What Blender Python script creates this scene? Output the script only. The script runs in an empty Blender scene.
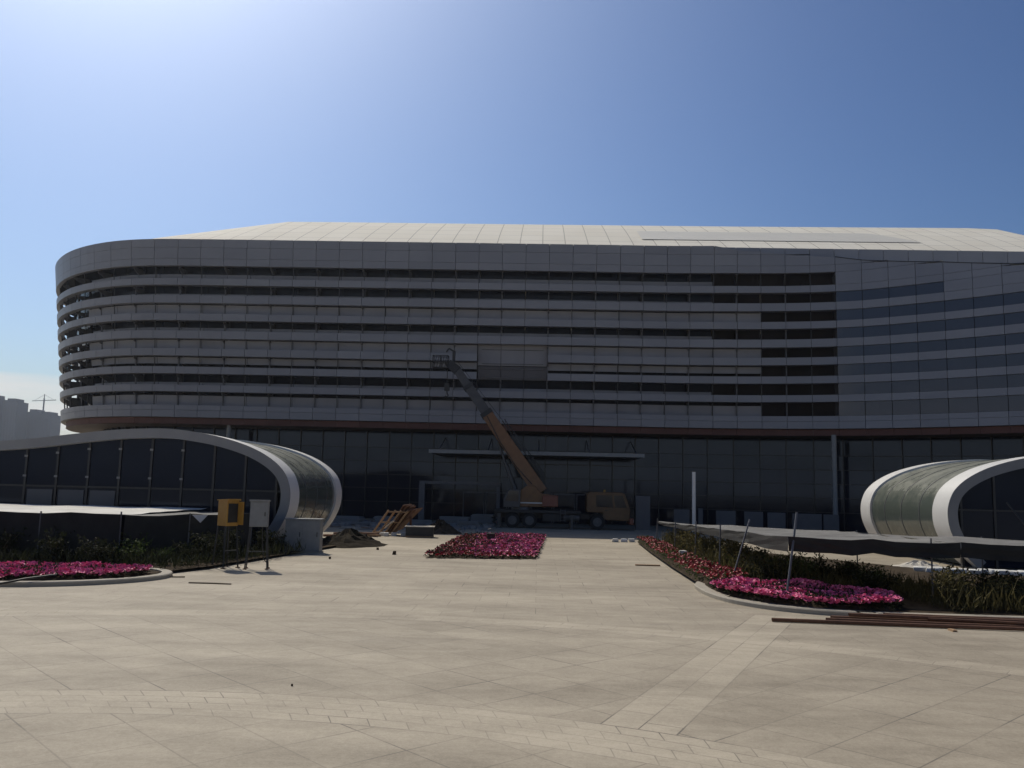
import bpy, math, random
from mathutils import Vector, Matrix
random.seed(7)
S = bpy.context.scene
COL = S.collection
R = math.radians
pi = math.pi

# ------------------------------------------------------------------ camera
cam = bpy.data.cameras.new('camera')
cob = bpy.data.objects.new('camera', cam); COL.objects.link(cob)
F, PSI, TH, RO = 850.0, R(1.9), math.atan(104/850.0), R(1.35)
f0 = Vector((-math.sin(PSI), math.cos(PSI), 0)); r0 = Vector((math.cos(PSI), math.sin(PSI), 0)); zz = Vector((0, 0, 1))
fw = f0*math.cos(TH) + zz*math.sin(TH); up = -f0*math.sin(TH) + zz*math.cos(TH)
rr = r0*math.cos(RO) + up*math.sin(RO); uu = -r0*math.sin(RO) + up*math.cos(RO)
M = Matrix((rr, uu, -fw)).transposed().to_4x4(); M.translation = Vector((0, 0, 3.0))
cob.matrix_world = M
cam.sensor_width = 36; cam.lens = F/1024*36; cam.clip_start = 0.1; cam.clip_end = 6000
S.camera = cob

# ------------------------------------------------------------------ world, sun, exposure
SUN_EL, SUN_AZ = R(50), R(-32)            # azimuth from +Y, positive towards +X
w = bpy.data.worlds.new('World'); S.world = w; w.use_nodes = True
nt = w.node_tree; nt.nodes.clear()
sky = nt.nodes.new('ShaderNodeTexSky'); sky.sky_type = 'NISHITA'; sky.sun_disc = False
sky.sun_elevation = SUN_EL; sky.sun_rotation = SUN_AZ
sky.altitude = 50; sky.air_density = 1.0; sky.dust_density = 2.0; sky.ozone_density = 3.0
bg = nt.nodes.new('ShaderNodeBackground'); bg.inputs[1].default_value = 0.053
out = nt.nodes.new('ShaderNodeOutputWorld')
# a low bank of pale cloud just above the horizon
tc = nt.nodes.new('ShaderNodeTexCoord'); mp = nt.nodes.new('ShaderNodeMapping'); mp.inputs['Scale'].default_value = (3, 3, 22)
nz = nt.nodes.new('ShaderNodeTexNoise'); nz.inputs['Scale'].default_value = 1.6; nz.inputs['Detail'].default_value = 6
sx = nt.nodes.new('ShaderNodeSeparateXYZ')
mz = nt.nodes.new('ShaderNodeMapRange'); mz.inputs[1].default_value = 0.100; mz.inputs[2].default_value = 0.128; mz.inputs[3].default_value = 0.62; mz.inputs[4].default_value = -0.3
ad = nt.nodes.new('ShaderNodeMath'); ad.operation = 'ADD'
cr = nt.nodes.new('ShaderNodeMapRange'); cr.inputs[1].default_value = 0.82; cr.inputs[2].default_value = 1.12
mx = nt.nodes.new('ShaderNodeMixRGB'); mx.inputs[2].default_value = (15.0, 14.9, 14.4, 1)
L = nt.links.new
L(tc.outputs['Generated'], mp.inputs[0]); L(mp.outputs[0], nz.inputs['Vector']); L(tc.outputs['Generated'], sx.inputs[0])
L(sx.outputs[2], mz.inputs[0]); L(nz.outputs[0], ad.inputs[0]); L(mz.outputs[0], ad.inputs[1]); L(ad.outputs[0], cr.inputs[0])
cm = nt.nodes.new('ShaderNodeMath'); cm.operation = 'MULTIPLY'; cm.inputs[1].default_value = 0.85
L(cr.outputs[0], cm.inputs[0]); L(cm.outputs[0], mx.inputs[0]); gm = nt.nodes.new('ShaderNodeGamma'); gm.inputs[1].default_value = 1.55; L(sky.outputs[0], gm.inputs[0])
tn = nt.nodes.new('ShaderNodeMixRGB'); tn.blend_type = 'MULTIPLY'; tn.inputs[0].default_value = 1.0; tn.inputs[2].default_value = (0.46, 0.523, 0.56, 1)
L(gm.outputs[0], tn.inputs[1]); L(tn.outputs[0], mx.inputs[1]); L(mx.outputs[0], bg.inputs[0]); L(bg.outputs[0], out.inputs[0])

sun = bpy.data.lights.new('sun', 'SUN'); sun.energy = 3.0; sun.angle = R(0.5); sun.color = (1, 0.92, 0.77)
sob = bpy.data.objects.new('sun', sun); COL.objects.link(sob)
sd = Vector((math.sin(SUN_AZ)*math.cos(SUN_EL), math.cos(SUN_AZ)*math.cos(SUN_EL), math.sin(SUN_EL)))
sob.rotation_euler = sd.to_track_quat('Z', 'Y').to_euler()
S.cycles.max_bounces = 6; S.cycles.diffuse_bounces = 3; S.cycles.glossy_bounces = 3; S.cycles.transparent_max_bounces = 6; S.cycles.volume_bounces = 0
S.view_settings.view_transform = 'Standard'; S.view_settings.look = 'None'
S.view_settings.exposure = 0.0; S.view_settings.gamma = 1.0; S.view_settings.use_curve_mapping = False

# ------------------------------------------------------------------ node helpers
class V:
    """socket wrapper for arithmetic on shader values"""
    def __init__(s, t, x): s.t, s.x = t, x
    def _m(s, op, *a):
        n = s.t.nodes.new('ShaderNodeMath'); n.operation = op
        for i, v in enumerate((s,)+a):
            if isinstance(v, V): s.t.links.new(v.x, n.inputs[i])
            else: n.inputs[i].default_value = v
        return V(s.t, n.outputs[0])
    def __add__(s, o): return s._m('ADD', o)
    def __sub__(s, o): return s._m('SUBTRACT', o)
    def __mul__(s, o): return s._m('MULTIPLY', o)
    def __truediv__(s, o): return s._m('DIVIDE', o)
    def floor(s): return s._m('FLOOR')
    def fract(s): return s._m('FRACT')
    def abs(s): return s._m('ABSOLUTE')
    def lt(s, o): return s._m('LESS_THAN', o)
    def gt(s, o): return s._m('GREATER_THAN', o)
    def max(s, o): return s._m('MAXIMUM', o)
    def min(s, o): return s._m('MINIMUM', o)
    def sqrt(s): return s._m('SQRT')
    def inv(s): return (s*-1.0)+1.0
    def mix(s, a, b):   # s=0 -> a ; s=1 -> b
        return a + (b-a)*s if isinstance(a, V) else s*(b-a) + a if not isinstance(b, V) else (b-a)*s + a

def newmat(name, base=(0.5, 0.5, 0.5), rough=0.6, metal=0.0, spec=0.5):
    m = bpy.data.materials.new(name); m.use_nodes = True
    b = m.node_tree.nodes['Principled BSDF']
    b.inputs['Base Color'].default_value = (*base, 1); b.inputs['Roughness'].default_value = rough
    b.inputs['Metallic'].default_value = metal; b.inputs['Specular IOR Level'].default_value = spec
    return m, m.node_tree, b

def noise_v(t, scale, detail=4, stretch=(1, 1, 1), rough=0.55):
    n = t.nodes.new('ShaderNodeTexNoise'); n.inputs['Scale'].default_value = scale; n.inputs['Detail'].default_value = detail
    n.inputs['Roughness'].default_value = rough
    g = t.nodes.new('ShaderNodeNewGeometry'); mm = t.nodes.new('ShaderNodeMapping'); mm.inputs['Scale'].default_value = stretch
    t.links.new(g.outputs['Position'], mm.inputs[0]); t.links.new(mm.outputs[0], n.inputs['Vector'])
    return V(t, n.outputs[0])

def island(t):
    g = t.nodes.new('ShaderNodeNewGeometry'); return V(t, g.outputs['Random Per Island'])

def ramp2(t, val, a, b):
    n = t.nodes.new('ShaderNodeMixRGB'); n.inputs[1].default_value = (*a, 1); n.inputs[2].default_value = (*b, 1)
    t.links.new(val.x, n.inputs[0]); return n

def mat_var(name, a, b, rough=0.6, metal=0.0, nscale=2.0, isl=0.5, stretch=(1, 1, 1), spec=0.5, bump=0.0):
    """colour wanders between a and b with position noise and per-piece randomness"""
    m, t, p = newmat(name, a, rough, metal, spec)
    n = noise_v(t, nscale, 6, stretch)
    v = ((n-0.5)*2.2+0.5)
    if isl: v = v*(1-isl) + island(t)*isl
    c = v.max(0.0).min(1.0)
    t.links.new(ramp2(t, c, a, b).outputs[0], p.inputs['Base Color'])
    if bump:
        bn = t.nodes.new('ShaderNodeBump'); bn.inputs['Strength'].default_value = bump; bn.inputs['Distance'].default_value = 0.02
        t.links.new(noise_v(t, nscale*6, 5).x, bn.inputs['Height']); t.links.new(bn.outputs[0], p.inputs['Normal'])
    return m

MT = {}
MT['panel'] = mat_var('panel_metal', (0.205, 0.215, 0.245), (0.275, 0.285, 0.315), 0.42, 0.0, 0.25, 0.55)
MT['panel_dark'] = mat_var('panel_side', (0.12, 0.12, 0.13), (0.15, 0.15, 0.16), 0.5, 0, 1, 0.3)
MT['spandrel'] = mat_var('spandrel', (0.20, 0.202, 0.222), (0.285, 0.285, 0.305), 0.5, 0, 0.5, 0.5)
MT['ribbon'] = mat_var('ribbon_glass', (0.004, 0.006, 0.013), (0.018, 0.022, 0.038), 0.12, 0, 0.4, 0.7, spec=0.12)
MT['brown'] = mat_var('unfinished_backing', (0.017, 0.0155, 0.0165), (0.042, 0.036, 0.036), 0.7, 0, 0.5, 0.6, spec=0.1)
MT['winglass'] = mat_var('window_glass', (0.05, 0.06, 0.085), (0.075, 0.085, 0.115), 0.16, 0, 0.4, 0.7)
MT['curtain'] = mat_var('curtain_glass', (0.004, 0.006, 0.013), (0.018, 0.022, 0.036), 0.06, 0, 0.3, 0.7, spec=0.32)
for k_ in ('curtain', 'ribbon'): MT[k_].node_tree.nodes['Principled BSDF'].inputs['Specular Tint'].default_value = (0.62, 0.76, 1.0, 1)
MT['mullion'] = newmat('mullion', (0.02, 0.021, 0.024), 0.4)[0]
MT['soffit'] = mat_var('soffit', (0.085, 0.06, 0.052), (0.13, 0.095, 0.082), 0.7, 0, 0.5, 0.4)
MT['redstrip'] = mat_var('red_primer_strip', (0.09, 0.042, 0.038), (0.15, 0.068, 0.058), 0.7, 0, 0.8, 0.4)
MT['steel'] = mat_var('bracket_steel', (0.08, 0.08, 0.085), (0.14, 0.14, 0.15), 0.5, 0.2, 3, 0.2)
MT['white'] = mat_var('white_cladding', (0.66, 0.65, 0.62), (0.76, 0.75, 0.72), 0.45, 0, 0.9, 0.4)
MT['archface'] = mat_var('arch_face_shade', (0.21, 0.207, 0.205), (0.28, 0.277, 0.272), 0.5, 0, 0.9, 0.4)  # grey version of the white cladding, shade of the arch front in its colour
MT['darkgrey'] = mat_var('dark_grey_board', (0.10, 0.098, 0.10), (0.155, 0.15, 0.15), 0.65, 0, 1.5, 0.5)
MT['cloth'] = mat_var('pale_cloth', (0.52, 0.50, 0.45), (0.72, 0.70, 0.64), 0.85, 0, 0.9, 0.0, bump=0.4)
MT['greymetal'] = mat_var('grey_paint', (0.20, 0.205, 0.20), (0.28, 0.285, 0.275), 0.5, 0, 4, 0.3)
MT['orange'] = mat_var('orange_paint', (0.17, 0.075, 0.024), (0.27, 0.12, 0.035), 0.4, 0, 2.5, 0.3)
MT['yellow'] = mat_var('yellow_paint', (0.40, 0.205, 0.03), (0.50, 0.28, 0.05), 0.45, 0, 6, 0.3)
MT['cab_paint'] = mat_var('cab_paint', (0.105, 0.05, 0.018), (0.18, 0.088, 0.028), 0.4, 0, 2.5, 0.3)
MT['redpaint'] = mat_var('red_paint', (0.19, 0.05, 0.032), (0.26, 0.075, 0.04), 0.4, 0, 2.5, 0.3)
MT['black'] = mat_var('black_paint', (0.015, 0.015, 0.016), (0.04, 0.039, 0.037), 0.55, 0, 3, 0.3)
MT['boomgrey'] = mat_var('boom_grey', (0.05, 0.05, 0.05), (0.095, 0.09, 0.085), 0.45, 0, 2.5, 0.3)
MT['rubber'] = newmat('rubber', (0.018, 0.018, 0.018), 0.85)[0]
MT['glassdark'] = newmat('vehicle_glass', (0.02, 0.025, 0.03), 0.05)[0]
MT['chrome'] = mat_var('rim_metal', (0.08, 0.075, 0.07), (0.17, 0.165, 0.16), 0.6, 0.2, 5, 0.3)
MT['kerb'] = mat_var('kerb_stone', (0.28, 0.25, 0.20), (0.40, 0.36, 0.29), 0.8, 0, 2.5, 0.5, bump=0.3)
MT['soil'] = mat_var('soil', (0.035, 0.027, 0.02), (0.085, 0.065, 0.045), 0.95, 0, 2.0, 0.0, bump=0.8)
MT['mound'] = mat_var('mound_soil', (0.035, 0.027, 0.02), (0.085, 0.065, 0.045), 0.95, 0, 3.0, 0.0, bump=0.9)
MT['shadesoil'] = mat_var('shaded_soil', (0.014, 0.012, 0.009), (0.042, 0.034, 0.025), 0.95, 0, 3.0, 0.0, bump=0.9)  # darker copy of the soil, the mound's shaded side put into the colour
for k_ in ('shadesoil', 'soil', 'mound'): MT[k_].node_tree.nodes['Principled BSDF'].inputs['Specular IOR Level'].default_value = 0.05
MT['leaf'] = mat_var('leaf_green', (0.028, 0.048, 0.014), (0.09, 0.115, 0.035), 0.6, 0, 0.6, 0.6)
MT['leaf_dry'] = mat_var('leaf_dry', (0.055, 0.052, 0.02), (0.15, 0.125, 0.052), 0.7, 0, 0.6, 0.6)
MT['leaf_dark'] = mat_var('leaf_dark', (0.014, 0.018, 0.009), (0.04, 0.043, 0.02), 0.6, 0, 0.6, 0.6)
for k_ in ('leaf', 'leaf_dry', 'leaf_dark'):
    t = MT[k_].node_tree; p = t.nodes['Principled BSDF']; p.inputs['Specular IOR Level'].default_value = 0.2; p.inputs['Roughness'].default_value = 0.75
    tl = t.nodes.new('ShaderNodeBsdfTranslucent'); mixn = t.nodes.new('ShaderNodeMixShader'); mixn.inputs[0].default_value = 0.35
    src = p.inputs['Base Color'].links[0].from_socket; t.links.new(src, tl.inputs['Color'])
    t.links.new(p.outputs[0], mixn.inputs[1]); t.links.new(tl.outputs[0], mixn.inputs[2]); t.links.new(mixn.outputs[0], t.nodes['Material Output'].inputs[0])
MT['stem'] = mat_var('stem_bark', (0.07, 0.05, 0.03), (0.13, 0.1, 0.06), 0.85, 0, 4, 0.4)
MT['pink'] = mat_var('petal_magenta', (0.62, 0.045, 0.17), (0.90, 0.24, 0.43), 0.55, 0, 1.2, 0.75)
MT['red'] = mat_var('petal_red', (0.24, 0.008, 0.012), (0.48, 0.035, 0.05), 0.55, 0, 1.2, 0.7)
MT['net_top'] = mat_var('shade_net', (0.085, 0.085, 0.08), (0.17, 0.165, 0.155), 0.8, 0, 0.9, 0.0, bump=0.4)
def woven(name, a, b, open_):
    m = mat_var(name, a, b, 0.85, 0, 0.9, 0.0, bump=0.4); t = m.node_tree; p = t.nodes['Principled BSDF']
    tr = t.nodes.new('ShaderNodeBsdfTransparent'); mixn = t.nodes.new('ShaderNodeMixShader'); mixn.inputs[0].default_value = open_
    t.links.new(p.outputs[0], mixn.inputs[1]); t.links.new(tr.outputs[0], mixn.inputs[2]); t.links.new(mixn.outputs[0], t.nodes['Material Output'].inputs[0])
    return m
MT['net_pale'] = woven('dusty_net', (0.17, 0.165, 0.155), (0.32, 0.31, 0.29), 0.38)
MT['net_black'] = mat_var('black_net', (0.012, 0.012, 0.012), (0.03, 0.029, 0.026), 0.9, 0, 1.5, 0.0, bump=0.4)
MT['rust'] = mat_var('rusty_steel', (0.075, 0.035, 0.022), (0.2, 0.095, 0.05), 0.8, 0.1, 5, 0.4, bump=0.3)
MT['wood'] = mat_var('raw_timber', (0.28, 0.17, 0.09), (0.42, 0.27, 0.15), 0.8, 0, 3, 0.6, (1, 1, 1), bump=0.3)
MT['ply'] = mat_var('old_plywood', (0.12, 0.06, 0.038), (0.22, 0.115, 0.065), 0.75, 0, 3, 0.6)
MT['palewood'] = mat_var('pale_board', (0.5, 0.46, 0.38), (0.62, 0.57, 0.48), 0.75, 0, 3, 0.5)
MT['bag'] = mat_var('white_sack', (0.55, 0.54, 0.5), (0.72, 0.71, 0.67), 0.8, 0, 4, 0.4)
MT['rubble'] = mat_var('rubble', (0.18, 0.17, 0.165), (0.36, 0.345, 0.33), 0.9, 0, 3, 0.7)
MT['tower'] = mat_var('tower_wall', (0.06, 0.065, 0.078), (0.09, 0.09, 0.1), 0.8, 0, 0.05, 0.3)
MT['towerwin'] = newmat('tower_window', (0.06, 0.065, 0.08), 0.4)[0]
MT['hose'] = newmat('hose', (0.03, 0.028, 0.026), 0.6)[0]

# glass shell of the pavilions: grey green, dusty
m, t, p = newmat('shell_glass', (0.2, 0.24, 0.21), 0.16)
n1 = noise_v(t, 1.7, 8, (1, 1, 0.6), 0.72)
gN = t.nodes.new('ShaderNodeNewGeometry'); sN = t.nodes.new('ShaderNodeSeparateXYZ'); t.links.new(gN.outputs['Normal'], sN.inputs[0])
dust = ((n1-0.50)*1.6 + (V(t, sN.outputs[2]).abs()-0.22)*0.75).max(0.0).min(1.0)
t.links.new(ramp2(t, dust, (0.085, 0.10, 0.085), (0.30, 0.295, 0.235)).outputs[0], p.inputs['Base Color'])
rv = dust*0.45 + 0.12; t.links.new(rv.x, p.inputs['Roughness'])
MT['shell'] = m
# roof: cream metal sheets with joints
m, t, p = newmat('roof_sheet', (0.62, 0.59, 0.52), 0.85, 0, 0.2)
g = t.nodes.new('ShaderNodeNewGeometry'); sp = t.nodes.new('ShaderNodeSeparateXYZ'); t.links.new(g.outputs['Position'], sp.inputs[0])
X, Yv = V(t, sp.outputs[0]), V(t, sp.outputs[1])
jx = ((X/2.0).fract()-0.5).abs().gt(0.478); jy = ((Yv/2.4).fract()-0.5).abs().gt(0.485)
j = jx.max(jy)
wn = t.nodes.new('ShaderNodeTexWhiteNoise'); wn.noise_dimensions = '1D'
t.links.new(((X/2.0).floor()*7.31 + (Yv/2.4).floor()*3.77).x, wn.inputs['W'])
tone = (V(t, wn.outputs[0])*0.35 + (noise_v(t, 0.2, 5)-0.5)*1.2 + 0.3).max(0.0).min(1.0)
c1 = ramp2(t, tone, (0.76, 0.715, 0.60), (0.87, 0.83, 0.72))
c2 = t.nodes.new('ShaderNodeMixRGB'); c2.inputs[2].default_value = (0.30, 0.28, 0.25, 1)
t.links.new((j*0.7).x, c2.inputs[0]); t.links.new(c1.outputs[0], c2.inputs[1]); t.links.new(c2.outputs[0], p.inputs['Base Color'])
MT['roof'] = m
MT['roofdark'] = mat_var('roof_inset', (0.67, 0.64, 0.55), (0.74, 0.71, 0.61), 0.5, 0, 0.4, 0.5)

# plaza paving
def paving():
    m, t, p = newmat('granite_paving', (0.35, 0.32, 0.27), 0.75)
    g = t.nodes.new('ShaderNodeNewGeometry'); sp = t.nodes.new('ShaderNodeSeparateXYZ'); t.links.new(g.outputs['Position'], sp.inputs[0])
    x, y = V(t, sp.outputs[0]), V(t, sp.outputs[1])
    cx, cy = -4.5, -2.0
    dx, dy = x-cx, y-cy
    r = (dx*dx + dy*dy).sqrt()
    ang = dx._m('ARCTAN2', dy)
    def cells(u, su, v, sv, wj, bond=0.0, seed=0.0):
        iv = (v/sv).floor()
        uo = u/su + iv*bond if bond else u/su
        eu = ((uo.fract()-0.5).abs()*-1.0+0.5)*su
        ev = (((v/sv).fract()-0.5).abs()*-1.0+0.5)*sv
        line = eu.min(ev).lt(wj)
        idv = uo.floor()*12.9898 + iv*78.233 + seed
        return line, idv
    s2 = 0.70710678
    dl, di = cells((x+y)*s2, 1.02, (x-y)*s2, 1.02, 0.011, 0, 0.3)
    al, ai = cells(x, 1.5, y, 1.05, 0.010, 0.5, 5.1)
    bl, bi = cells(ang*14.0 + r*0.55, 0.55, r-13.25, 0.3125, 0.009, 0.5, 9.7)
    b2l, b2i = cells(ang*22.0, 0.6, r-21.6, 0.4, 0.006, 0.5, 2.7)
    a0 = math.atan2(7.9, 18.0)
    across = dx*math.cos(a0) - dy*math.sin(a0); along = dx*math.sin(a0) + dy*math.cos(a0)
    pl, pi_ = cells(along, 0.9, across+0.5, 0.5, 0.009, 0.5, 4.4)
    far = r.gt(22.4); arc1 = r.gt(13.25)*r.lt(14.5); arc2 = r.gt(21.6)*r.lt(22.4)
    path = across.abs().lt(0.5)*r.gt(14.5)*r.lt(26.0)
    def edge(val, e, wj=0.012): return (val-e).abs().lt(wj)
    line = far.mix(dl, al); idv = far.mix(di, ai)
    line = arc2.mix(line, b2l); idv = arc2.mix(idv, b2i)
    line = path.mix(line, pl); idv = path.mix(idv, pi_)
    line = arc1.mix(line, bl); idv = arc1.mix(idv, bi)
    line = line.max(edge(r, 13.25)).max(edge(r, 14.5)).max(edge(r, 21.6)).max(edge(across.abs(), 0.5)*r.gt(14.5)*r.lt(26.0)).min(1.0)
    wn = t.nodes.new('ShaderNodeTexWhiteNoise'); wn.noise_dimensions = '1D'; t.links.new(idv.x, wn.inputs['W'])
    cell = V(t, wn.outputs[0])
    big = noise_v(t, 0.16, 5, (0.55, 1, 1)); mid = noise_v(t, 0.9, 6, (0.6, 1, 1), 0.6); fine = noise_v(t, 38, 3)
    streak = noise_v(t, 0.55, 5, (0.35, 1.6, 1), 0.65)
    tone = (cell-0.5)*0.12 + (big-0.5)*1.2 + (mid-0.5)*0.7 + (fine-0.5)*0.55 + (streak-0.5)*1.0 + 0.5
    tone = tone + (arc1.max(arc2).max(path))*0.2
    tone = tone.max(0.0).min(1.0)
    tone = (tone + (noise_v(t, 3.2, 6, (0.7, 1, 1), 0.7)-0.5)*0.65 + (noise_v(t, 14, 4, (1, 1, 1), 0.7)-0.5)*0.7).max(0.0).min(1.0)
    c1 = ramp2(t, tone, (0.20, 0.166, 0.118), (0.465, 0.403, 0.305))
    tyre = noise_v(t, 1.1, 5, (0.10, 1.5, 1), 0.6); tone = (tone - ((tyre-0.57)*5.0).max(0.0).min(1.0)*0.16 + ((noise_v(t, 0.8, 7, (0.3, 1.3, 1), 0.7)-0.6)*6.0).max(0.0).min(1.0)*0.22).max(0.0).min(1.0)
    # dark stains with shapes of their own
    st = ((noise_v(t, 0.33, 7, (0.5, 1.2, 1), 0.7)-0.60)*6.0).max(0.0).min(1.0)
    c3 = t.nodes.new('ShaderNodeMixRGB'); c3.inputs[2].default_value = (0.19, 0.165, 0.135, 1)
    t.links.new((st*0.45).x, c3.inputs[0]); t.links.new(c1.outputs[0], c3.inputs[1])
    jm = (noise_v(t, 0.5, 5)-0.40)*3.4
    jm = jm.max(0.28).min(1.0)
    c2 = t.nodes.new('ShaderNodeMixRGB'); c2.inputs[2].default_value = (0.085, 0.072, 0.058, 1)
    t.links.new((line*jm).x, c2.inputs[0]); t.links.new(c3.outputs[0], c2.inputs[1]); t.links.new(c2.outputs[0], p.inputs['Base Color'])
    bn = t.nodes.new('ShaderNodeBump'); bn.inputs['Strength'].default_value = 0.25; bn.inputs['Distance'].default_value = 0.01
    t.links.new((fine*0.4 + line*-1.0 + cell*0.25).x, bn.inputs['Height']); t.links.new(bn.outputs[0], p.inputs['Normal'])
    return m
MT['paving'] = paving()
MT['earth'] = mat_var('dry_earth', (0.2, 0.17, 0.125), (0.3, 0.26, 0.2), 0.95, 0, 0.05, 0)

# ------------------------------------------------------------------ mesh helpers
class MB:
    def __init__(s): s.v, s.f = [], []
    def add(s, vs, fs):
        o = len(s.v); s.v += [tuple(q) for q in vs]; s.f += [tuple(i+o for i in q) for q in fs]; return s
    def hexa(s, q):   # 8 points: bottom ring 0-3, top ring 4-7
        return s.add(q, [(0, 3, 2, 1), (4, 5, 6, 7), (0, 1, 5, 4), (1, 2, 6, 5), (2, 3, 7, 6), (3, 0, 4, 7)])
    def box(s, x0, x1, y0, y1, z0, z1):
        return s.hexa([(x0, y0, z0), (x1, y0, z0), (x1, y1, z0), (x0, y1, z0), (x0, y0, z1), (x1, y0, z1), (x1, y1, z1), (x0, y1, z1)])
    def rbox(s, c, size, rot=(0, 0, 0)):
        from mathutils import Euler
        E_ = Euler(rot).to_matrix(); hx, hy, hz = size[0]/2, size[1]/2, size[2]/2
        q = [(-hx, -hy, -hz), (hx, -hy, -hz), (hx, hy, -hz), (-hx, hy, -hz), (-hx, -hy, hz), (hx, -hy, hz), (hx, hy, hz), (-hx, hy, hz)]
        return s.hexa([Vector(c)+E_ @ Vector(k) for k in q])
    def beam(s, a, b, w1, h1, w2=None, h2=None, side=None):
        """rectangular bar from a to b; w across 'side', h across the other axis"""
        a, b = Vector(a), Vector(b); d = (b-a).normalized()
        sd_ = Vector(side) if side else (Vector((0, 0, 1)) if abs(d.z) < 0.9 else Vector((1, 0, 0))).cross(d)
        sd_ = (sd_-d*sd_.dot(d)).normalized(); u_ = d.cross(sd_)
        w2 = w1 if w2 is None else w2; h2 = h1 if h2 is None else h2
        q = []
        for c, ww, hh in ((a, w1, h1), (b, w2, h2)):
            q += [c-sd_*ww/2-u_*hh/2, c+sd_*ww/2-u_*hh/2, c+sd_*ww/2+u_*hh/2, c-sd_*ww/2+u_*hh/2]
        return s.hexa(q)
    def tube(s, pts, rad, n=8, cap=True):
        pts = [Vector(q) for q in pts]; rings = []; o = len(s.v)
        rad = rad if isinstance(rad, (list, tuple)) else [rad]*len(pts)
        ref = None
        for i, c in enumerate(pts):
            d = (pts[min(i+1, len(pts)-1)]-pts[max(i-1, 0)]).normalized()
            if ref is None: ref = d.orthogonal().normalized()
            ref = (ref-d*ref.dot(d)).normalized(); b_ = d.cross(ref)
            for k in range(n):
                a = 2*pi*k/n; s.v.append(tuple(c+(ref*math.cos(a)+b_*math.sin(a))*rad[i]))
        for i in range(len(pts)-1):
            for k in range(n):
                k2 = (k+1) % n
                s.f.append((o+i*n+k, o+i*n+k2, o+(i+1)*n+k2, o+(i+1)*n+k))
        if cap:
            s.f.append(tuple(o+k for k in reversed(range(n)))); s.f.append(tuple(o+(len(pts)-1)*n+k for k in range(n)))
        return s
    def cyl(s, c, axis, r, h, n=24):
        c = Vector(c); ax = Vector(axis).normalized(); return s.tube([c-ax*h/2, c+ax*h/2], r, n)
    def prism(s, poly, axis, a0, a1):
        """poly in the plane normal to axis: 'y' -> (x,z), 'z' -> (x,y), 'x' -> (y,z)"""
        def P(q, a): return {'y': (q[0], a, q[1]), 'z': (q[0], q[1], a), 'x': (a, q[0], q[1])}[axis]
        n = len(poly); vs = [P(q, a0) for q in poly]+[P(q, a1) for q in poly]
        fs = [tuple(range(n)), tuple(reversed(range(n, 2*n)))]+[(i, i+n, (i+1) % n+n, (i+1) % n) for i in range(n)]
        return s.add(vs, fs)
    def build(s, name, mat, parent=None, bevel=0, smooth=False):
        me = bpy.data.meshes.new(name); me.from_pydata(s.v, [], s.f); me.update()
        mats = mat if isinstance(mat, (list, tuple)) else [mat]
        for q in mats: me.materials.append(MT[q])
        import bmesh
        bm = bmesh.new(); bm.from_mesh(me); bmesh.ops.recalc_face_normals(bm, faces=bm.faces)
        if bevel:
            bmesh.ops.bevel(bm, geom=list(bm.edges), offset=bevel, segments=2, affect='EDGES', profile=0.5, clamp_overlap=True)
        bm.to_mesh(me); bm.free()
        if smooth:
            for q in me.polygons: q.use_smooth = True
            me.set_sharp_from_angle(angle=R(40))
        o = bpy.data.objects.new(name, me); COL.objects.link(o)
        if parent: o.parent = parent
        return o

def tag(o, label, cat, group=None, kind=None):
    o['label'] = label
    if cat: o['category'] = cat
    if group: o['group'] = group
    if kind: o['kind'] = kind
    return o
def empty(name, loc, label, cat, group=None, rz=0):
    o = bpy.data.objects.new(name, None); COL.objects.link(o); o.location = loc; o.rotation_euler = (0, 0, rz); o.empty_display_size = 0.3
    return tag(o, label, cat, group)
def copy_tree(o, parent=None):
    c = o.copy(); COL.objects.link(c)
    if parent: c.parent = parent
    for ch in o.children: copy_tree(ch, c)
    return c
def struct(o, label, cat):
    return tag(o, label, cat, None, 'structure')

# ------------------------------------------------------------------ ground
g_ = MB().add([(-2500, -600, -0.05), (2500, -600, -0.05), (2500, 4000, -0.05), (-2500, 4000, -0.05)], [(0, 1, 2, 3)]).build('ground', 'earth')
struct(g_, 'dry open ground reaching to the horizon around the plaza', 'ground')
pz = MB().add([(-140, -60, 0), (140, -60, 0), (140, 150, 0), (-140, 150, 0)], [(0, 1, 2, 3)]).build('plaza', 'paving')
struct(pz, 'beige granite paved plaza with curved paver bands', 'plaza')

# ------------------------------------------------------------------ the building
CP = [(-18, 121), (-27, 118), (-38, 113), (-46, 105), (-50.0, 96), (-50.2, 90), (-48.4, 84.8), (-45.8, 80.1), (-42.4, 76.2), (-38.6, 73.6), (-34.5, 72.25), (-29, 72), (-20, 72), (-8, 72), (4, 72), (12, 72), (18, 71.4), (24.3, 69.6), (30, 66.3), (35.5, 61.8), (42, 55), (48, 47)]
def spline(P, per=24):
    res = []
    for i in range(1, len(P)-2):
        p0, p1, p2, p3 = [Vector(q) for q in P[i-1:i+3]]
        for k in range(per):
            t = k/per
            res.append(0.5*((2*p1)+(p2-p0)*t+(2*p0-5*p1+4*p2-p3)*t*t+(3*p1-p0-3*p2+p3)*t**3))
    res.append(Vector(P[-2])); return res
RAW = spline(CP)
ACC = [0.0]
for a, b in zip(RAW, RAW[1:]): ACC.append(ACC[-1]+(b-a).length)
SLEN = ACC[-1]
def base(s):
    s = max(0, min(SLEN-1e-6, s)); lo, hi = 0, len(ACC)-1
    while hi-lo > 1:
        mid = (lo+hi)//2
        if ACC[mid] <= s: lo = mid
        else: hi = mid
    t = (s-ACC[lo])/(ACC[hi]-ACC[lo]); return RAW[lo].lerp(RAW[hi], t)
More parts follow.
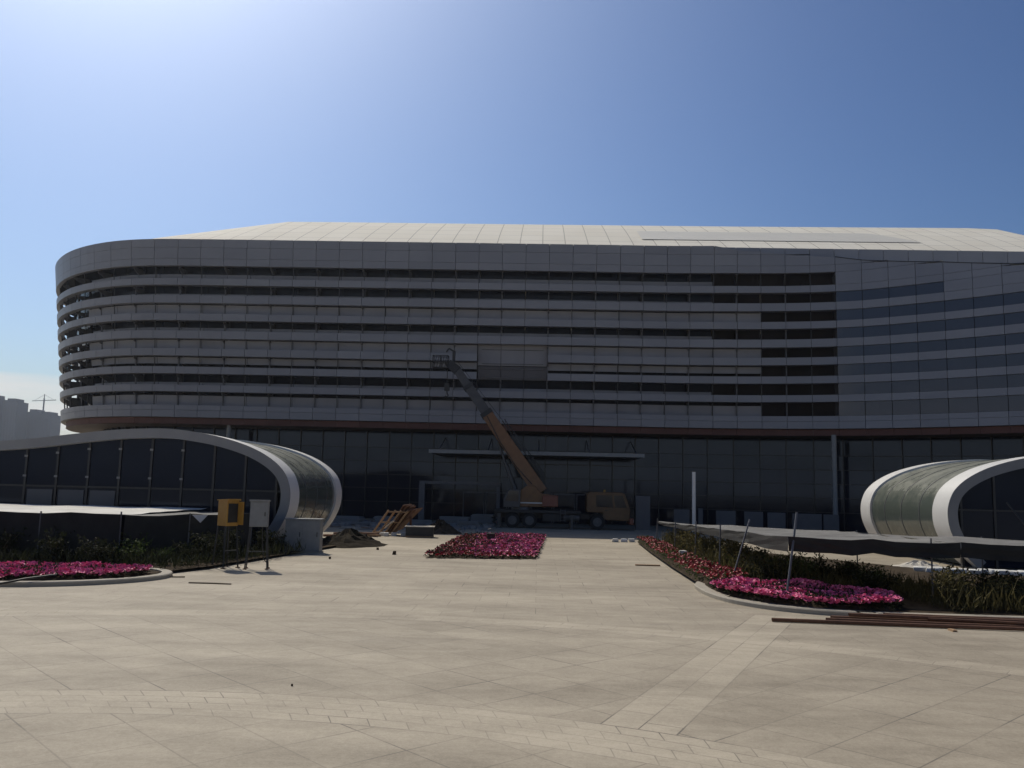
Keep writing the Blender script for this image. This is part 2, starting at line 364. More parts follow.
def normal(s):
    d = base(s+0.4)-base(s-0.4); d.normalize(); return Vector((d.y, -d.x))     # outward
def s_of_x(x):
    lo, hi = 42.0, SLEN
    for _ in range(50):
        mid = (lo+hi)/2
        if base(mid).x < x: lo = mid
        else: hi = mid
    return lo
def flare(s):
    x = base(s).x
    if s < 45: return 0.11
    return 0.11*max(0.0, min(1.0, (26-x)/10.0))
def ring(s, z, off=0.0):
    b = base(s); n = normal(s); o = flare(s)*(z-8.3)+off
    return Vector((b.x+n.x*o, b.y+n.y*o, z))
def Z(z72):          # heights read at 72 m, corrected for the forward lean
    z = z72
    for _ in range(6): z = 3+(z72-3)*(72-0.11*(z-8.3))/72
    return z
S_J = s_of_x(24.3)
PW = 2.0
NMAIN = int(S_J/PW); 
MAIN = [S_J-PW*i for i in range(NMAIN, -1, -1)]
WING = [S_J+PW*i for i in range(0, int((SLEN-S_J)/PW)+1)]
def ztop(s):
    x = base(s).x
    if s < 45 or x < 12: return 1e3
    K = [(12, 24.2), (16.5, 23.3), (20, 23.05), (24.3, 22.6), (26.5, 22.1), (31, 21.25), (35.5, 20.15), (42, 18.4), (50, 16.3)]
    for (a, za), (b, zb) in zip(K, K[1:]):
        if a <= x <= b: return za+(zb-za)*(x-a)/(b-a)
    return 17.0
BLD = empty('curved_hall_building', (0, 72, 0), 'huge dark grey hall with rounded left end, stacked horizontal louvre bands and pale sloping roof', 'building')
def bpart(mb, name, mat, **k):
    o = mb.build(name, mat, None, **k); o.parent = BLD; o.matrix_parent_inverse = Matrix.Translation((0, -72, 0)); return o
def panels(mb, stations, z0, z1, off0, off1, gap=0.035, zgap=0.02, sub=2):
    """row of separate cladding panels between stations; off0 = face, off1 = back"""
    for a, b in zip(stations, stations[1:]):
        a2, b2 = a+gap/2, b-gap/2
        zb0, zt = z0+zgap/2, z1-zgap/2
        ta, tb = min(zt, ztop(a2)), min(zt, ztop(b2))
        if ta <= zb0+0.03 and tb <= zb0+0.03: continue
        ta, tb = max(ta, zb0+0.01), max(tb, zb0+0.01)
        pts = [a2+(b2-a2)*k/sub for k in range(sub+1)]; tz = [ta+(tb-ta)*k/sub for k in range(sub+1)]
        vs = []
        for q, zt_ in zip(pts, tz):
            vs += [ring(q, zb0, off0), ring(q, zt_, off0), ring(q, zt_, off1), ring(q, zb0, off1)]
        n = sub+1; fs = [(0, 1, 2, 3), tuple(4*(n-1)+k for k in (3, 2, 1, 0))]
        for k in range(sub):
            o = 4*k
            for e in range(4): fs.append((o+e, o+4+e, o+4+(e+1) % 4, o+(e+1) % 4))
        mb.add(vs, fs)
    return mb

ROWS = dict(par=[(21.74, 22.38), (22.38, 23.39), (23.39, 24.16)])
GAPS = [(20.62, 21.74), (19.11, 20.01), (17.49, 18.41), (15.96, 16.86), (14.40, 15.26), (12.80, 13.74), (11.21, 12.17), (9.45, 10.61)]
BANDS = [(20.01, 20.62), (18.41, 19.11), (16.86, 17.49), (15.26, 15.96), (13.74, 14.40), (12.17, 12.80), (10.61, 11.21)]
GAPS = [(Z(a), Z(b)) for a, b in GAPS]; BANDS = [(Z(a), Z(b)) for a, b in BANDS]
PAR = [(Z(a), Z(b)) for a, b in ROWS['par']]; FAS = [(Z(8.39), Z(9.0)), (Z(9.0), Z(9.45))]
_xb = [base(q).x for q in MAIN if q > 60]
_i = min(range(len(_xb)), key=lambda k: abs(_xb[k]+6.1)); XM0, XM1 = _xb[_i]+0.05, _xb[_i+3]-0.05        # bay where the louvre panels are still missing
def in_missing(s): return XM0 < base(s).x < XM1 and s > 45
# main wing cladding
mb = MB()
for a, b in PAR: panels(mb, MAIN, a, b, 0.0, -0.35)
bpart(mb, 'parapet_cladding', 'panel')
mb = MB()
for a, b in FAS: panels(mb, MAIN, a, b, 0.0, -0.4)
bpart(mb, 'lower_fascia', 'panel')
for i, (a, b) in enumerate(BANDS):
    mb = MB()
    if i in (4, 5):
        L1 = [q for q in MAIN if base(q).x < XM0 or q < 45]; L2 = [q for q in MAIN if base(q).x > XM1 and q > 45]
        bpart(panels(MB(), L1, a, b, 0.0, -0.55), 'louvre_band', 'panel'); panels(mb, L2, a, b, 0.0, -0.55)
    else: panels(mb, MAIN, a, b, 0.0, -0.55)
    bpart(mb, 'louvre_band', 'panel')
# inner wall behind the louvres: a ribbon per level
S_BR = s_of_x(15.0)
for i, (a, b) in enumerate(GAPS):
    lo = a-0.32; hi = b+0.32
    if i == 0: hi = PAR[-1][1]-0.4
    if i == 7: lo = FAS[0][0]
    left = [q for q in MAIN if q <= S_BR+0.5]; right = [q for q in MAIN if q >= S_BR-1.5]
    mb = MB(); panels(mb, left, lo, hi, -1.70, -1.9, 0.03, 0.0); bpart(mb, 'ribbon_window', 'ribbon')
    mb = MB(); panels(mb, right, lo, hi, -1.70, -1.9, 0.03, 0.0); bpart(mb, 'backing_wall', 'brown')
    fr = {0: (-0.1, 0.52), 1: (-0.1, 0.36), 2: (-0.2, 0.94), 3: (-0.1, 0.48), 4: (-0.2, 0.96), 5: (0.36, 0.96), 6: (-0.1, 0.34), 7: (-0.1, 0.78)}[i]
    xe = {2: 18.6, 4: 18.6, 5: 18.6, 7: 18.6}.get(i, 15.5)
    l2 = [q for q in MAIN if s_of_x(-41) < q < s_of_x(xe)]
    off = {2: -0.62, 4: -0.62, 5: -0.75, 7: -0.75}.get(i, -1.0)
    if i in (4, 5):
        p1 = [q for q in l2 if base(q).x < XM0]; p2 = [q for q in l2 if base(q).x > XM1]
        bpart(panels(MB(), p1, a+(b-a)*fr[0], a+(b-a)*fr[1], off, off-0.1, 0.04, 0), 'spandrel_row', 'spandrel')
        mb = panels(MB(), p2, a+(b-a)*fr[0], a+(b-a)*fr[1], off, off-0.1, 0.04, 0)
    else: mb = panels(MB(), l2, a+(b-a)*fr[0], a+(b-a)*fr[1], off, off-0.1, 0.04, 0)
    bpart(mb, 'spandrel_row', 'spandrel')
_bay = [q for q in MAIN if q > 60 and XM0-0.1 < base(q).x < XM1+0.1]
bpart(panels(MB(), _bay, GAPS[5][1]-0.25, GAPS[4][1]+0.15, -0.80, -0.9, 0.04, 0), 'spandrel_row', 'spandrel')
bpart(panels(MB(), _bay, GAPS[6][1]+0.1, GAPS[5][1]-0.3, -0.95, -1.05, 0.05, 0), 'bay_glazing', 'winglass')
# bare rails in the bay with missing panels
for z in (GAPS[4][0]+0.45, BANDS[4][0]-0.1, BANDS[4][0]-0.55, BANDS[5][0]+0.25):
    a, b = s_of_x(XM0+0.3), s_of_x(XM1-0.3)
    bpart(MB().beam(ring(a, z, -0.75), ring(b, z, -0.75), 0.05, 0.05), 'bare_rail', 'steel')
# brackets: gussets and a post per two bays
for q in MAIN[1:-1:2]:
    mb = MB(); n = normal(q); tg = Vector((-n.y, n.x, 0))*0.04
    for i, (a, b) in enumerate(GAPS):
        if i in (4, 5) and in_missing(q): continue
        A, B, C_ = ring(q, a, -1.68), ring(q, b, -1.68), ring(q, b, -0.35); D_ = ring(q, b-0.16, -0.35); E_ = ring(q, a+0.25, -1.5)
        poly = [A, E_, D_, C_, B]
        mb.add([k-tg for k in poly]+[k+tg for k in poly], [(0, 1, 2, 3, 4), (9, 8, 7, 6, 5)]+[(k, k+5, (k+1) % 5+5, (k+1) % 5) for k in range(5)])
        if i: mb.beam(ring(q, a-0.06, -0.62), ring(q, b+0.06, -0.62), 0.10, 0.10)
    mb.beam(ring(q, GAPS[7][0], -1.64), ring(q, GAPS[0][1], -1.64), 0.1, 0.1)
    bpart(mb, 'bracket', 'steel')
for q in MAIN[2:-1:2]:
    if in_missing(q): continue
    bpart(MB().beam(ring(q, GAPS[7][0]-0.1, -0.33), ring(q, GAPS[0][1]+0.1, -0.33), 0.06, 0.06), 'vertical_rail', 'mullion')
# junction return where the louvres stop
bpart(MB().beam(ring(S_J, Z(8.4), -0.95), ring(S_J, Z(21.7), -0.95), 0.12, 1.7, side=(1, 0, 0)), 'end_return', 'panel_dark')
# right hand wing: smooth panels with glazed strips
rows = [(Z(8.39), Z(9.0)), (Z(9.0), Z(9.45))]+BANDS
for a, b in rows: bpart(panels(MB(), WING, a, b, 0.0, -0.3), 'wing_panel_row', 'panel')
up_rows = [(BANDS[0][1], PAR[0][0]), PAR[0], PAR[1], PAR[2]]
for a, b in up_rows:
    mb = panels(MB(), WING, a, b, 0.0, -0.3)
    if mb.v: bpart(mb, 'wing_panel_row', 'panel')
for i, (a, b) in enumerate(GAPS[1:], 1):
    for k, (p_, q_) in enumerate(zip(WING, WING[1:])):
        if (i == 1 and base(q_).x > 31.3) or min(ztop(p_), ztop(q_)) < b+0.05 and i > 1:
            mb = panels(MB(), [p_, q_], a, b, 0.0, -0.3)
            if mb.v: bpart(mb, 'wing_panel', 'panel')
            continue
        if min(ztop(p_), ztop(q_)) < b+0.05: continue
        bpart(panels(MB(), [p_, q_], a, b, -0.10, -0.3, 0.05, 0.03), 'window', 'winglass')
mbc = MB(); qs = [S_J+0.5*k for k in range(0, int((WING[-1]-S_J)/0.5))]
for a_, b_ in zip(qs, qs[1:]): mbc.beam(ring(a_, ztop(a_)+0.035, -0.14), ring(b_, ztop(b_)+0.035, -0.14), 0.34, 0.06)
bpart(mbc, 'wing_shadow_line', 'mullion')  # dark strip added to draw the shadow gap above the wing
# dark backing so the open joints never show light
def sheet(stations, z0f, z1f, off, name, mat):
    vs, fs = [], []
    for q in stations: vs += [ring(q, z0f(q), off), ring(q, z1f(q), off)]
    for k in range(len(stations)-1): fs.append((2*k, 2*k+2, 2*k+3, 2*k+1))
    return bpart(MB().add(vs, fs), name, mat)
fine_w = [S_J+k*0.5 for k in range(0, int((WING[-1]-S_J)/0.5)+1)]
sheet(fine_w, lambda q: Z(8.39), lambda q: min(ztop(q)-0.02, 23.6), -0.32, 'wing_backing', 'mullion')
ALLS = [MAIN[0]+k*0.5 for k in range(0, int((WING[-1]-MAIN[0])/0.5)+1)]
MAINF = [q for q in ALLS if q <= S_J]
sheet(MAINF, lambda q: Z(21.74), lambda q: min(Z(24.16)-0.1, ztop(q)-0.02), -0.37, 'parapet_backing', 'mullion')
# red primer strip and soffit
mb = MB()
panels(mb, MAIN+WING[1:], 7.85, Z(8.39)-0.02, -0.45, -0.7, 0.02, 0.0)
bpart(mb, 'red_edge_strip', 'redstrip')
def flat(stations, z, o1, o2, name, mat, z2=None):
    vs, fs = [], []
    for q in stations:
        a, b = ring(q, 8.3, o1), ring(q, 8.3, o2); a.z = z; b.z = z if z2 is None else z2; vs += [a, b]
    for k in range(len(stations)-1): fs.append((2*k, 2*k+2, 2*k+3, 2*k+1))
    return bpart(MB().add(vs, fs), name, mat)
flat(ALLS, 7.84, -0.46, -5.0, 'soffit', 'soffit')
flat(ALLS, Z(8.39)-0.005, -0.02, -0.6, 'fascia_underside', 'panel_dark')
# ground floor curtain wall
CW = [q for q in MAIN+WING[1:]]
LV = [0.0, 1.55, 2.75, 3.95, 5.15, 6.35, 7.84]
for p_, q_ in zip(CW, CW[1:]):
    if p_ < 45: continue
    mb = MB()
    for a, b in zip(LV, LV[1:]):
        A, B = ring(p_+0.03, 8.3, -4.0), ring(q_-0.03, 8.3, -4.0); th_ = Vector((normal(p_).x, normal(p_).y, 0))*-0.05
        za, zb = a+0.03, b-0.03
        tilt = random.uniform(-0.02, 0.02)
        c = [Vector((A.x, A.y+tilt, za)), Vector((B.x, B.y-tilt, za)), Vector((B.x, B.y-tilt, zb)), Vector((A.x, A.y+tilt, zb))]
        mb.hexa(c+[k+th_ for k in c])
    bpart(mb, 'glass_bay', 'curtain')
    a_ = ring(p_, 8.3, -3.93)
    bpart(MB().beam((a_.x, a_.y, 0), (a_.x, a_.y, 7.84), 0.07, 0.22, side=(-normal(p_).y, normal(p_).x, 0)), 'mullion', 'mullion')
for z in LV[1:-1]:
    mb = MB(); st = [q for q in CW if q >= 45]
    for p_, q_ in zip(st, st[1:]):
        A, B = ring(p_, 8.3, -3.96), ring(q_, 8.3, -3.96); mb.beam((A.x, A.y, z), (B.x, B.y, z), 0.1, 0.07)
    bpart(mb, 'transom', 'mullion')
# entrance: canopy, door leaves, portal
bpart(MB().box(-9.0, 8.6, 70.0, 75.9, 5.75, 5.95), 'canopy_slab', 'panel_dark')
bpart(MB().box(-9.05, 8.65, 69.9, 69.99, 5.72, 6.02), 'canopy_edge', 'greymetal')
for x in (-8.3, -4.2, 0, 4.2, 8.1):
    bpart(MB().beam((x, 75.7, 7.3), (x, 70.4, 5.97), 0.07, 0.07), 'canopy_tie', 'steel')
for k in range(6):
    x = -6.6+k*2.0
    d = bpart(MB().box(x, x+0.08, 75.55, 75.75, 0, 2.6).box(x+1.82, x+1.9, 75.55, 75.75, 0, 2.6).box(x+0.08, x+1.82, 75.55, 75.75, 2.5, 2.6), 'door_frame', 'steel')
    for s_ in (0, 1):
        bpart(MB().box(x+0.1+s_*0.88, x+0.92+s_*0.88, 75.6, 75.66, 0.02, 2.48), 'door', 'curtain')
bpart(MB().box(-10.2, -9.7, 73.2, 73.7, 0, 3.2).box(-6.4+2.9, -6.4+3.2, 72.4, 72.7, 0, 3.1).box(-10.2, -3.2, 73.3, 73.6, 3.2, 3.45), 'entrance_portal', 'steel')
# slim column under the overhang and others along it
for x, y in ((23.72, 69.2), (-27, 73.2)):
    bpart(MB().tube([(x, y, 0), (x, y, 7.84)], 0.2, 16), 'column', 'greymetal', smooth=True)
# straight roof edge running on behind the wing
mb = MB(); x = 14.3
while x < 64:
    x2 = x+2.05
    for za, zb in ((20.2, 22.62), (22.65, 23.64)):
        if za < 22 and x < 24.4: continue
        mb.box(x+0.02, x2-0.02, 70.52, 70.8, za, zb)
    x = x2
bpart(mb, 'roof_edge_cladding', 'panel')
bpart(MB().box(14.3, 24.5, 70.82, 71.0, 22.5, 23.55), 'roof_edge_backing', 'mullion')
bpart(MB().box(24.52, 64, 70.82, 71.0, 16, 23.55), 'roof_edge_backing', 'mullion')
vs, fs = [], []
for q in fine_w:
    a = ring(q, 8.3, -0.1); a.z = ztop(q)-0.03; b = Vector((a.x+1.0, 70.9, max(a.z, 17.2))); vs += [a, b]
for k in range(len(fine_w)-1): fs.append((2*k, 2*k+2, 2*k+3, 2*k+1))
bpart(MB().add(vs, fs), 'wing_roof', 'roofdark')
flat([q for q in MAINF if q < s_of_x(12)], Z(24.16)-0.12, 1.72-0.1, -1.5, 'gutter', 'panel_dark')
# main roof
def eaveY(x):
    if x > 10: return 71.2
    best = None
    for q in ALLS:
        p_ = ring(q, Z(24.16), -0.9)
        if p_.y < 83.5 and (best is None or abs(p_.x-x) < best[0]): best = (abs(p_.x-x), p_.y)
    return best[1]
def Lf(x):
    K = [(-52, 0.0), (-44, 0.45), (-38.9, 0.72), (-33, 0.86), (-26.5, 1.0), (-22, 1.005), (0, 1.01), (20, 1.02), (43, 1.045), (46, 1.03), (48.6, 0.93), (58, 0.5), (64, 0.05)]
    for (a, za), (b, zb) in zip(K, K[1:]):
        if a <= x <= b: return za+(zb-za)*(x-a)/(b-a)
    return 0
xs = [-49+0.5*k for k in range(0, int(112/0.5)+1)]; NV = 8
def roofz(x, v): return 23.58+6.37*Lf(x)*(v-0.10*math.sin(pi*v)*-1*0.25)
vs, fs = [], []
for x in xs:
    ye = eaveY(x)
    for k in range(NV+1):
        v = k/NV; yy = ye+(85.0-ye)*v; vs.append((x, yy, roofz(x, v)))
    vs.append((x, 112, roofz(x, 1)-1.0)); vs.append((x, 118, 20))
W_ = NV+3
for i in range(len(xs)-1):
    for k in range(W_-1): fs.append((i*W_+k, (i+1)*W_+k, (i+1)*W_+k+1, i*W_+k+1))
bpart(MB().add(vs, fs), 'roof', 'roof')
# long inset strip in the roof slope
vs, fs = [], []
xx = [9.0+0.5*k for k in range(0, 51)]
for x in xx:
    e = min(1.0, (34.2-x)/3.0)
    for v in (0.30, 0.30+0.34*max(0.03, e)): vs.append((x, 71.2+13.8*v, roofz(x, v)+0.06))
for i in range(len(xx)-1): fs.append((2*i, 2*i+2, 2*i+3, 2*i+1))
bpart(MB().add(vs, fs), 'roof_inset', 'roofdark')
# rear and right walls, so the hall is a closed volume
bpart(MB().box(-30, 64, 112, 112.4, 0, 24), 'rear_wall', 'panel')
bpart(MB().box(63.6, 64, 71.1, 111.9, 0, 23), 'side_wall', 'panel')

# ------------------------------------------------------------------ pavilions (curved glass entrances)
PROF = [(1.25, 0.0), (0.55, 0.75), (0.12, 1.6), (0.0, 2.3), (0.07, 2.9), (0.35, 3.5), (0.95, 4.05), (1.9, 4.55), (3.2, 4.95), (4.6, 5.2), (6.0, 5.31), (8.0, 5.22), (9.9, 5.0), (11.8, 4.75), (13.6, 4.58), (16, 4.45), (19, 4.40), (22, 4.32), (24.2, 4.05), (25.6, 3.5), (26.3, 2.8), (26.5, 2.0), (26.3, 1.2), (25.7, 0.0)]
def smooth_prof(P):
    P2 = [(2*P[0][0]-P[1][0], -P[1][1])]+P+[(2*P[-1][0]-P[-2][0], P[-1][1])]
    return [tuple(q) for q in spline(P2, 5)]
PROF = smooth_prof(PROF)
def pavilion(tip, sgn, label):
    E_ = empty('glass_pavilion', (tip, 38, 0), label, 'pavilion')
    pr = [(sgn*a, b) for a, b in PROF]
    def inset(d):
        res = []
        for i, (a, b) in enumerate(pr):
            p0, p1 = Vector(pr[max(i-1, 0)]), Vector(pr[min(i+1, len(pr)-1)]); dd = (p1-p0).normalized()
            n = Vector((dd.y, -dd.x))*sgn; res.append((a+n.x*d, max(b+n.y*d, 0.0)))
        return res
    def band(y0, y1, o0, o1, name, mat, i0=0, i1=None, smooth=True):
        A, B = inset(o0)[i0:i1], inset(o1)[i0:i1]; n = len(A); vs = []
        for (a, b), (c, d) in zip(A, B): vs += [(a, y0, b), (a, y1, b), (c, y1, d), (c, y0, d)]
        fs = [(0, 1, 2, 3), tuple(4*(n-1)+k for k in (3, 2, 1, 0))]
        for k in range(n-1):
            for e in range(4): fs.append((4*k+e, 4*k+4+e, 4*k+4+(e+1) % 4, 4*k+(e+1) % 4))
        o = MB().add(vs, fs).build(name, mat, E_, smooth=smooth); return o
    fa = band(0, 1.45, 0.0, 0.43, 'front_arch', 'white'); fc = band(-0.03, -0.003, 0.0, 0.43, 'arch_face_shade', 'archface'); band(8.75, 10.05, 0.0, 0.5, 'rear_arch', 'white')  # thin grey plate paints the shaded front of the white arch
    # curved glass shell in rows of panels, with seams left open
    N = len(pr)
    for i0 in range(0, N-5, 5):
        o = band(1.5, 8.7, 0.10, 0.16, 'shell_panel_row', 'shell', i0, min(i0+6, N))
    for yy in (3.0, 5.0, 7.0): band(yy, yy+0.05, 0.085, 0.2, 'shell_rib', 'steel')
    # front glazing under the arch
    ins = inset(0.38)
    def ztopx(x):
        c = [q for q in ins if q[1] > 2.2]
        best = min(c, key=lambda q: abs(q[0]-x)); return best[1]
    x = 0.75; step = 1.45; k = 0
    xs_ = []
    while x < 25.6: xs_.append(x); x += step
    for a, b in zip(xs_, xs_[1:]):
        zt = [ztopx(sgn*(a+0.03)), ztopx(sgn*(b-0.03))]
        A, B = sgn*(a+0.03), sgn*(b-0.03)
        lo = MB().prism([(A, 0.05), (B, 0.05), (B, 2.55), (A, 2.55)], 'y', 0.42, 0.46).build('door_pane' if k % 3 == 1 else 'glass_pane', 'curtain', E_)
        MB().prism([(A, 2.65), (B, 2.65), (B, max(zt[1]-0.02, 2.7)), (A, max(zt[0]-0.02, 2.7))], 'y', 0.42, 0.46).build('glass_pane', 'ribbon', E_)
        MB().box(A-0.05-0.0, A+0.05, 0.36, 0.52, 0, zt[0]).build('mullion', 'mullion', E_)
        if 2 < k < 9:
            for zf in (3.05, min(zt[0]-0.35, 4.35)):
                MB().box(A-0.07, A+0.07, 0.30, 0.35, zf-0.045, zf+0.045).build('glass_clamp', 'archface', E_)
        if k in (5, 6, 7): MB().box(min(A, B)+0.1, max(A, B)-0.12, 0.37, 0.41, 1.0, 2.45).build('blind', 'darkgrey', E_)
        k += 1
    MB().box(min(sgn*0.35, sgn*25.9), max(sgn*0.35, sgn*25.9), 0.37, 0.5, 2.56, 2.64).build('transom', 'mullion', E_)
    # rear wall in shade closes the tunnel
    MB().prism([q for q in inset(0.5)], 'y', 9.5, 9.55).build('rear_glazing', 'curtain', E_)
    return E_
pavilion(-11.05, -1, 'low glass pavilion on the left with wave shaped white rimmed roof')
pv_ = pavilion(17.85, 1, 'low glass pavilion on the right with white rimmed curved glass shell'); pv_.scale = (1, 1, 0.965)

# ------------------------------------------------------------------ planting beds
def kerb(line, wd=0.32, h=0.13):
    mb = MB(); pts = [Vector((a, b)) for a, b in line]; n = len(pts); vs = []
    for i in range(n):
        d = (pts[min(i+1, n-1)]-pts[max(i-1, 0)]).normalized(); nn = Vector((d.y, -d.x))
        o, i_ = pts[i], pts[i]-nn*wd
        vs += [(o.x, o.y, 0), (o.x, o.y, h-0.03), (o.x-nn.x*0.03, o.y-nn.y*0.03, h), (i_.x, i_.y, h), (i_.x, i_.y, 0)]
    fs = []
    for k in range(n-1):
        for e in range(4): fs.append((5*k+e, 5*k+5+e, 5*k+6+e, 5*k+1+e))
    fs += [(0, 1, 2, 3, 4), tuple(5*(n-1)+k for k in (4, 3, 2, 1, 0))]
    return mb.add(vs, fs)
RS = [(5.9, 52), (5.6, 44), (5.3, 36), (5.1, 30), (4.95, 27.2), (5.0, 25.6), (5.35, 24.1), (6.1, 22.95), (7.1, 22.3), (8.4, 21.95), (10, 21.85), (30, 21.6)]
RB = [(5.2, 28.4), (4.98, 27.4), (5.0, 25.6), (5.35, 24.1), (6.1, 22.95), (7.1, 22.3), (8.4, 21.95), (10, 21.85), (30, 21.6)]
LB = [(-40, 22.9), (-22, 22.9), (-17, 22.95), (-14.6, 23.2), (-13, 23.8), (-11.9, 24.8), (-11.35, 26.0), (-11.5, 27.1), (-12.2, 27.9), (-13.2, 28.2)]
LS = [(-40, 22.9), (-17, 22.95), (-14.6, 23.2), (-13, 23.8), (-11.9, 24.8), (-11.5, 26.0), (-11.6, 27.2), (-10.9, 29.3), (-10.2, 34), (-9.3, 40), (-8.7, 44)]
def curve2(P, per=5):
    P = [(2*P[0][0]-P[1][0], 2*P[0][1]-P[1][1])]+P+[(2*P[-1][0]-P[-2][0], 2*P[-1][1]-P[-2][1])]
    return [tuple(q) for q in spline(P, per)]
RBC, LBC = curve2(RB), curve2(LB)
struct(kerb(RBC).build('kerb', 'kerb'), 'pale stone kerb round the corner of the right planting bed', 'kerb')
struct(kerb(LBC).build('kerb', 'kerb'), 'pale stone kerb round the left planting bed', 'kerb')
def poly_sheet(line, extra, z, name, mat):
    pts = [(a, b, z) for a, b in line]+[(a, b, z) for a, b in extra]
    import bmesh
    bm = bmesh.new(); f = bm.faces.new([bm.verts.new(q) for q in pts]); bmesh.ops.triangulate(bm, faces=[f]); bmesh.ops.recalc_face_normals(bm, faces=bm.faces)
    me = bpy.data.meshes.new(name); bm.to_mesh(me); bm.free(); me.materials.append(MT[mat])
    o = bpy.data.objects.new(name, me); COL.objects.link(o)
    if me.polygons[0].normal.z < 0: me.flip_normals()
    return o
def offs(line, d):
    n = len(line); res = []
    for i in range(n):
        a, b = Vector(line[max(i-1, 0)]), Vector(line[min(i+1, n-1)]); dd = (b-a).normalized(); nn = Vector((dd.y, -dd.x)); q = Vector(line[i])-nn*d; res.append((q.x, q.y))
    return res
so = poly_sheet(offs(RS, 0.2), [(30, 34), (16, 36), (11, 44)], 0.10, 'soil', 'soil'); struct(so, 'dark soil of the right planting bed', 'soil')
so = poly_sheet(offs(LS, 0.30), [(-10, 44), (-11, 41), (-13, 37), (-40, 37)], 0.10, 'soil', 'soil'); struct(so, 'dark soil of the left planting bed', 'soil')

def inside(pt, poly):
    x, y = pt; c = False; n = len(poly)
    for i in range(n):
        x1, y1 = poly[i]; x2, y2 = poly[i-1]
        if (y1 > y) != (y2 > y) and x < (x2-x1)*(y-y1)/(y2-y1)+x1: c = not c
    return c
def pick(poly, n, rnd):
    x0, x1 = min(q[0] for q in poly), max(q[0] for q in poly); y0, y1 = min(q[1] for q in poly), max(q[1] for q in poly)
    res = []
    while len(res) < n:
        q = (rnd.uniform(x0, x1), rnd.uniform(y0, y1))
        if inside(q, poly): res.append(q)
    return res
def leaf(mb, c, d, ln, wd, rnd):
    d = Vector(d).normalized(); sd_ = d.orthogonal().normalized(); a = rnd.uniform(0, 2*pi)
    sd_ = sd_*math.cos(a)+d.cross(sd_)*math.sin(a); c = Vector(c); up_ = d.cross(sd_)*0.18*ln
    mb.add([c, c+d*ln*0.5+sd_*wd/2-up_, c+d*ln, c+d*ln*0.5-sd_*wd/2-up_], [(0, 1, 2, 3)])
def flower_head(mb, c, rad, rnd):
    n = Vector((rnd.gauss(0, 0.55), rnd.gauss(-0.25, 0.55), 1)).normalized(); a = n.orthogonal().normalized(); b = n.cross(a); c = Vector(c)
    k0 = rnd.uniform(0, 6); vs = [c-n*rad*0.45]
    for k in range(6):
        t = k0+k*pi/3; vs.append(c+(a*math.cos(t)+b*math.sin(t))*rad*rnd.uniform(0.85, 1.12))
    mb.add(vs, [(0, 1+k, 1+(k+1) % 6) for k in range(6)])
def flower_bed(name, label, poly, z, n, mats, hgt, rad, leaf_mat, seed, leaves=None, split=None):
    rnd = random.Random(seed)
    cx = sum(q[0] for q in poly)/len(poly); cy = sum(q[1] for q in poly)/len(poly)
    E_ = empty(name, (cx, cy, 0), label, 'flower bed')
    sp_ = [Vector((q[0]-cx, q[1]-cy)) for q in poly]; nq = len(sp_); vs = [(0, 0, z+hgt*0.42)]; fs = []
    for t_, hh in ((0.55, 0.42), (0.9, 0.38), (0.985, 0.005)):
        for q in sp_: vs.append((q.x*t_, q.y*t_, z+hgt*hh))
    for k in range(nq): fs.append((0, 1+k, 1+(k+1) % nq))
    for i in range(2):
        for k in range(nq): fs.append((1+i*nq+k, 1+(i+1)*nq+k, 1+(i+1)*nq+(k+1) % nq, 1+i*nq+(k+1) % nq))
    MB().add(vs, fs).build('soil', 'soil', E_)
    fm = {m_: MB() for m_ in mats}; lm = MB()
    for (x, y) in pick(poly, n, rnd):
        bump_ = 0.5+0.5*math.sin(x*2.1+math.sin(y*1.3)*2)*math.cos(y*1.7+x)
        h = hgt*(0.62+0.38*bump_)*rnd.uniform(0.8, 1.1)
        if math.sin(x*3.7+y*1.9)+math.sin(y*4.3-x*2.2)+rnd.gauss(0, 0.5) > 1.25: continue
        m_ = split(x, y, rnd) if split else rnd.choice(mats)
        if m_ is None: continue
        flower_head(fm[m_], (x-cx, y-cy, z+h), rad*rnd.uniform(0.55, 1.3), rnd)
    for (x, y) in pick(poly, leaves or int(n*0.7), rnd):
        h = hgt*rnd.uniform(0.12, 0.88); leaf(lm, (x-cx, y-cy, z+h), (rnd.gauss(0, 1), rnd.gauss(0, 1), rnd.gauss(0.4, 0.5)), 0.13, 0.06, rnd)
    for m_ in mats:
        if fm[m_].v:
            o = fm[m_].build('blossoms', m_, E_); o['kind'] = 'stuff'
    o = lm.build('foliage', leaf_mat, E_); o['kind'] = 'stuff'
    return E_
PR = [(5.25, 25.8), (5.4, 24.5), (6.1, 23.3), (7.0, 22.62), (8.4, 22.25), (9.1, 22.3), (9.6, 23.1), (9.7, 24.3), (9.1, 26.0), (7.8, 27.0), (6.2, 27.2), (5.35, 26.8)]
flower_bed('flower_bed', 'magenta petunia bed in the rounded corner of the right kerb', PR, 0.1, 6000, ['pink'], 0.34, 0.07, 'leaf_dark', 3)
PL = [(-24, 23.4), (-17, 23.45), (-14.6, 23.7), (-13.2, 24.3), (-12.2, 25.0), (-11.8, 26.0), (-12.1, 26.8), (-13.6, 27.1), (-18, 27.0), (-24, 27.0)]
flower_bed('flower_bed', 'magenta petunia bed inside the curved left kerb', PL, 0.1, 9000, ['pink'], 0.25, 0.07, 'leaf_dark', 4)
PC = [(-4.7, 36.0), (0.0, 36.9), (0.55, 53.6), (-4.3, 52.2)]
def centre_split(x, y, rnd):
    u = (x+4.7)/5.0+rnd.gauss(0, 0.08)
    if y < 37.6 and rnd.random() < 0.6: return 'red'
    if u < 0.36: return 'red' if rnd.random() < 0.42 else None
    return 'pink' if rnd.random() < 0.8 else 'red'
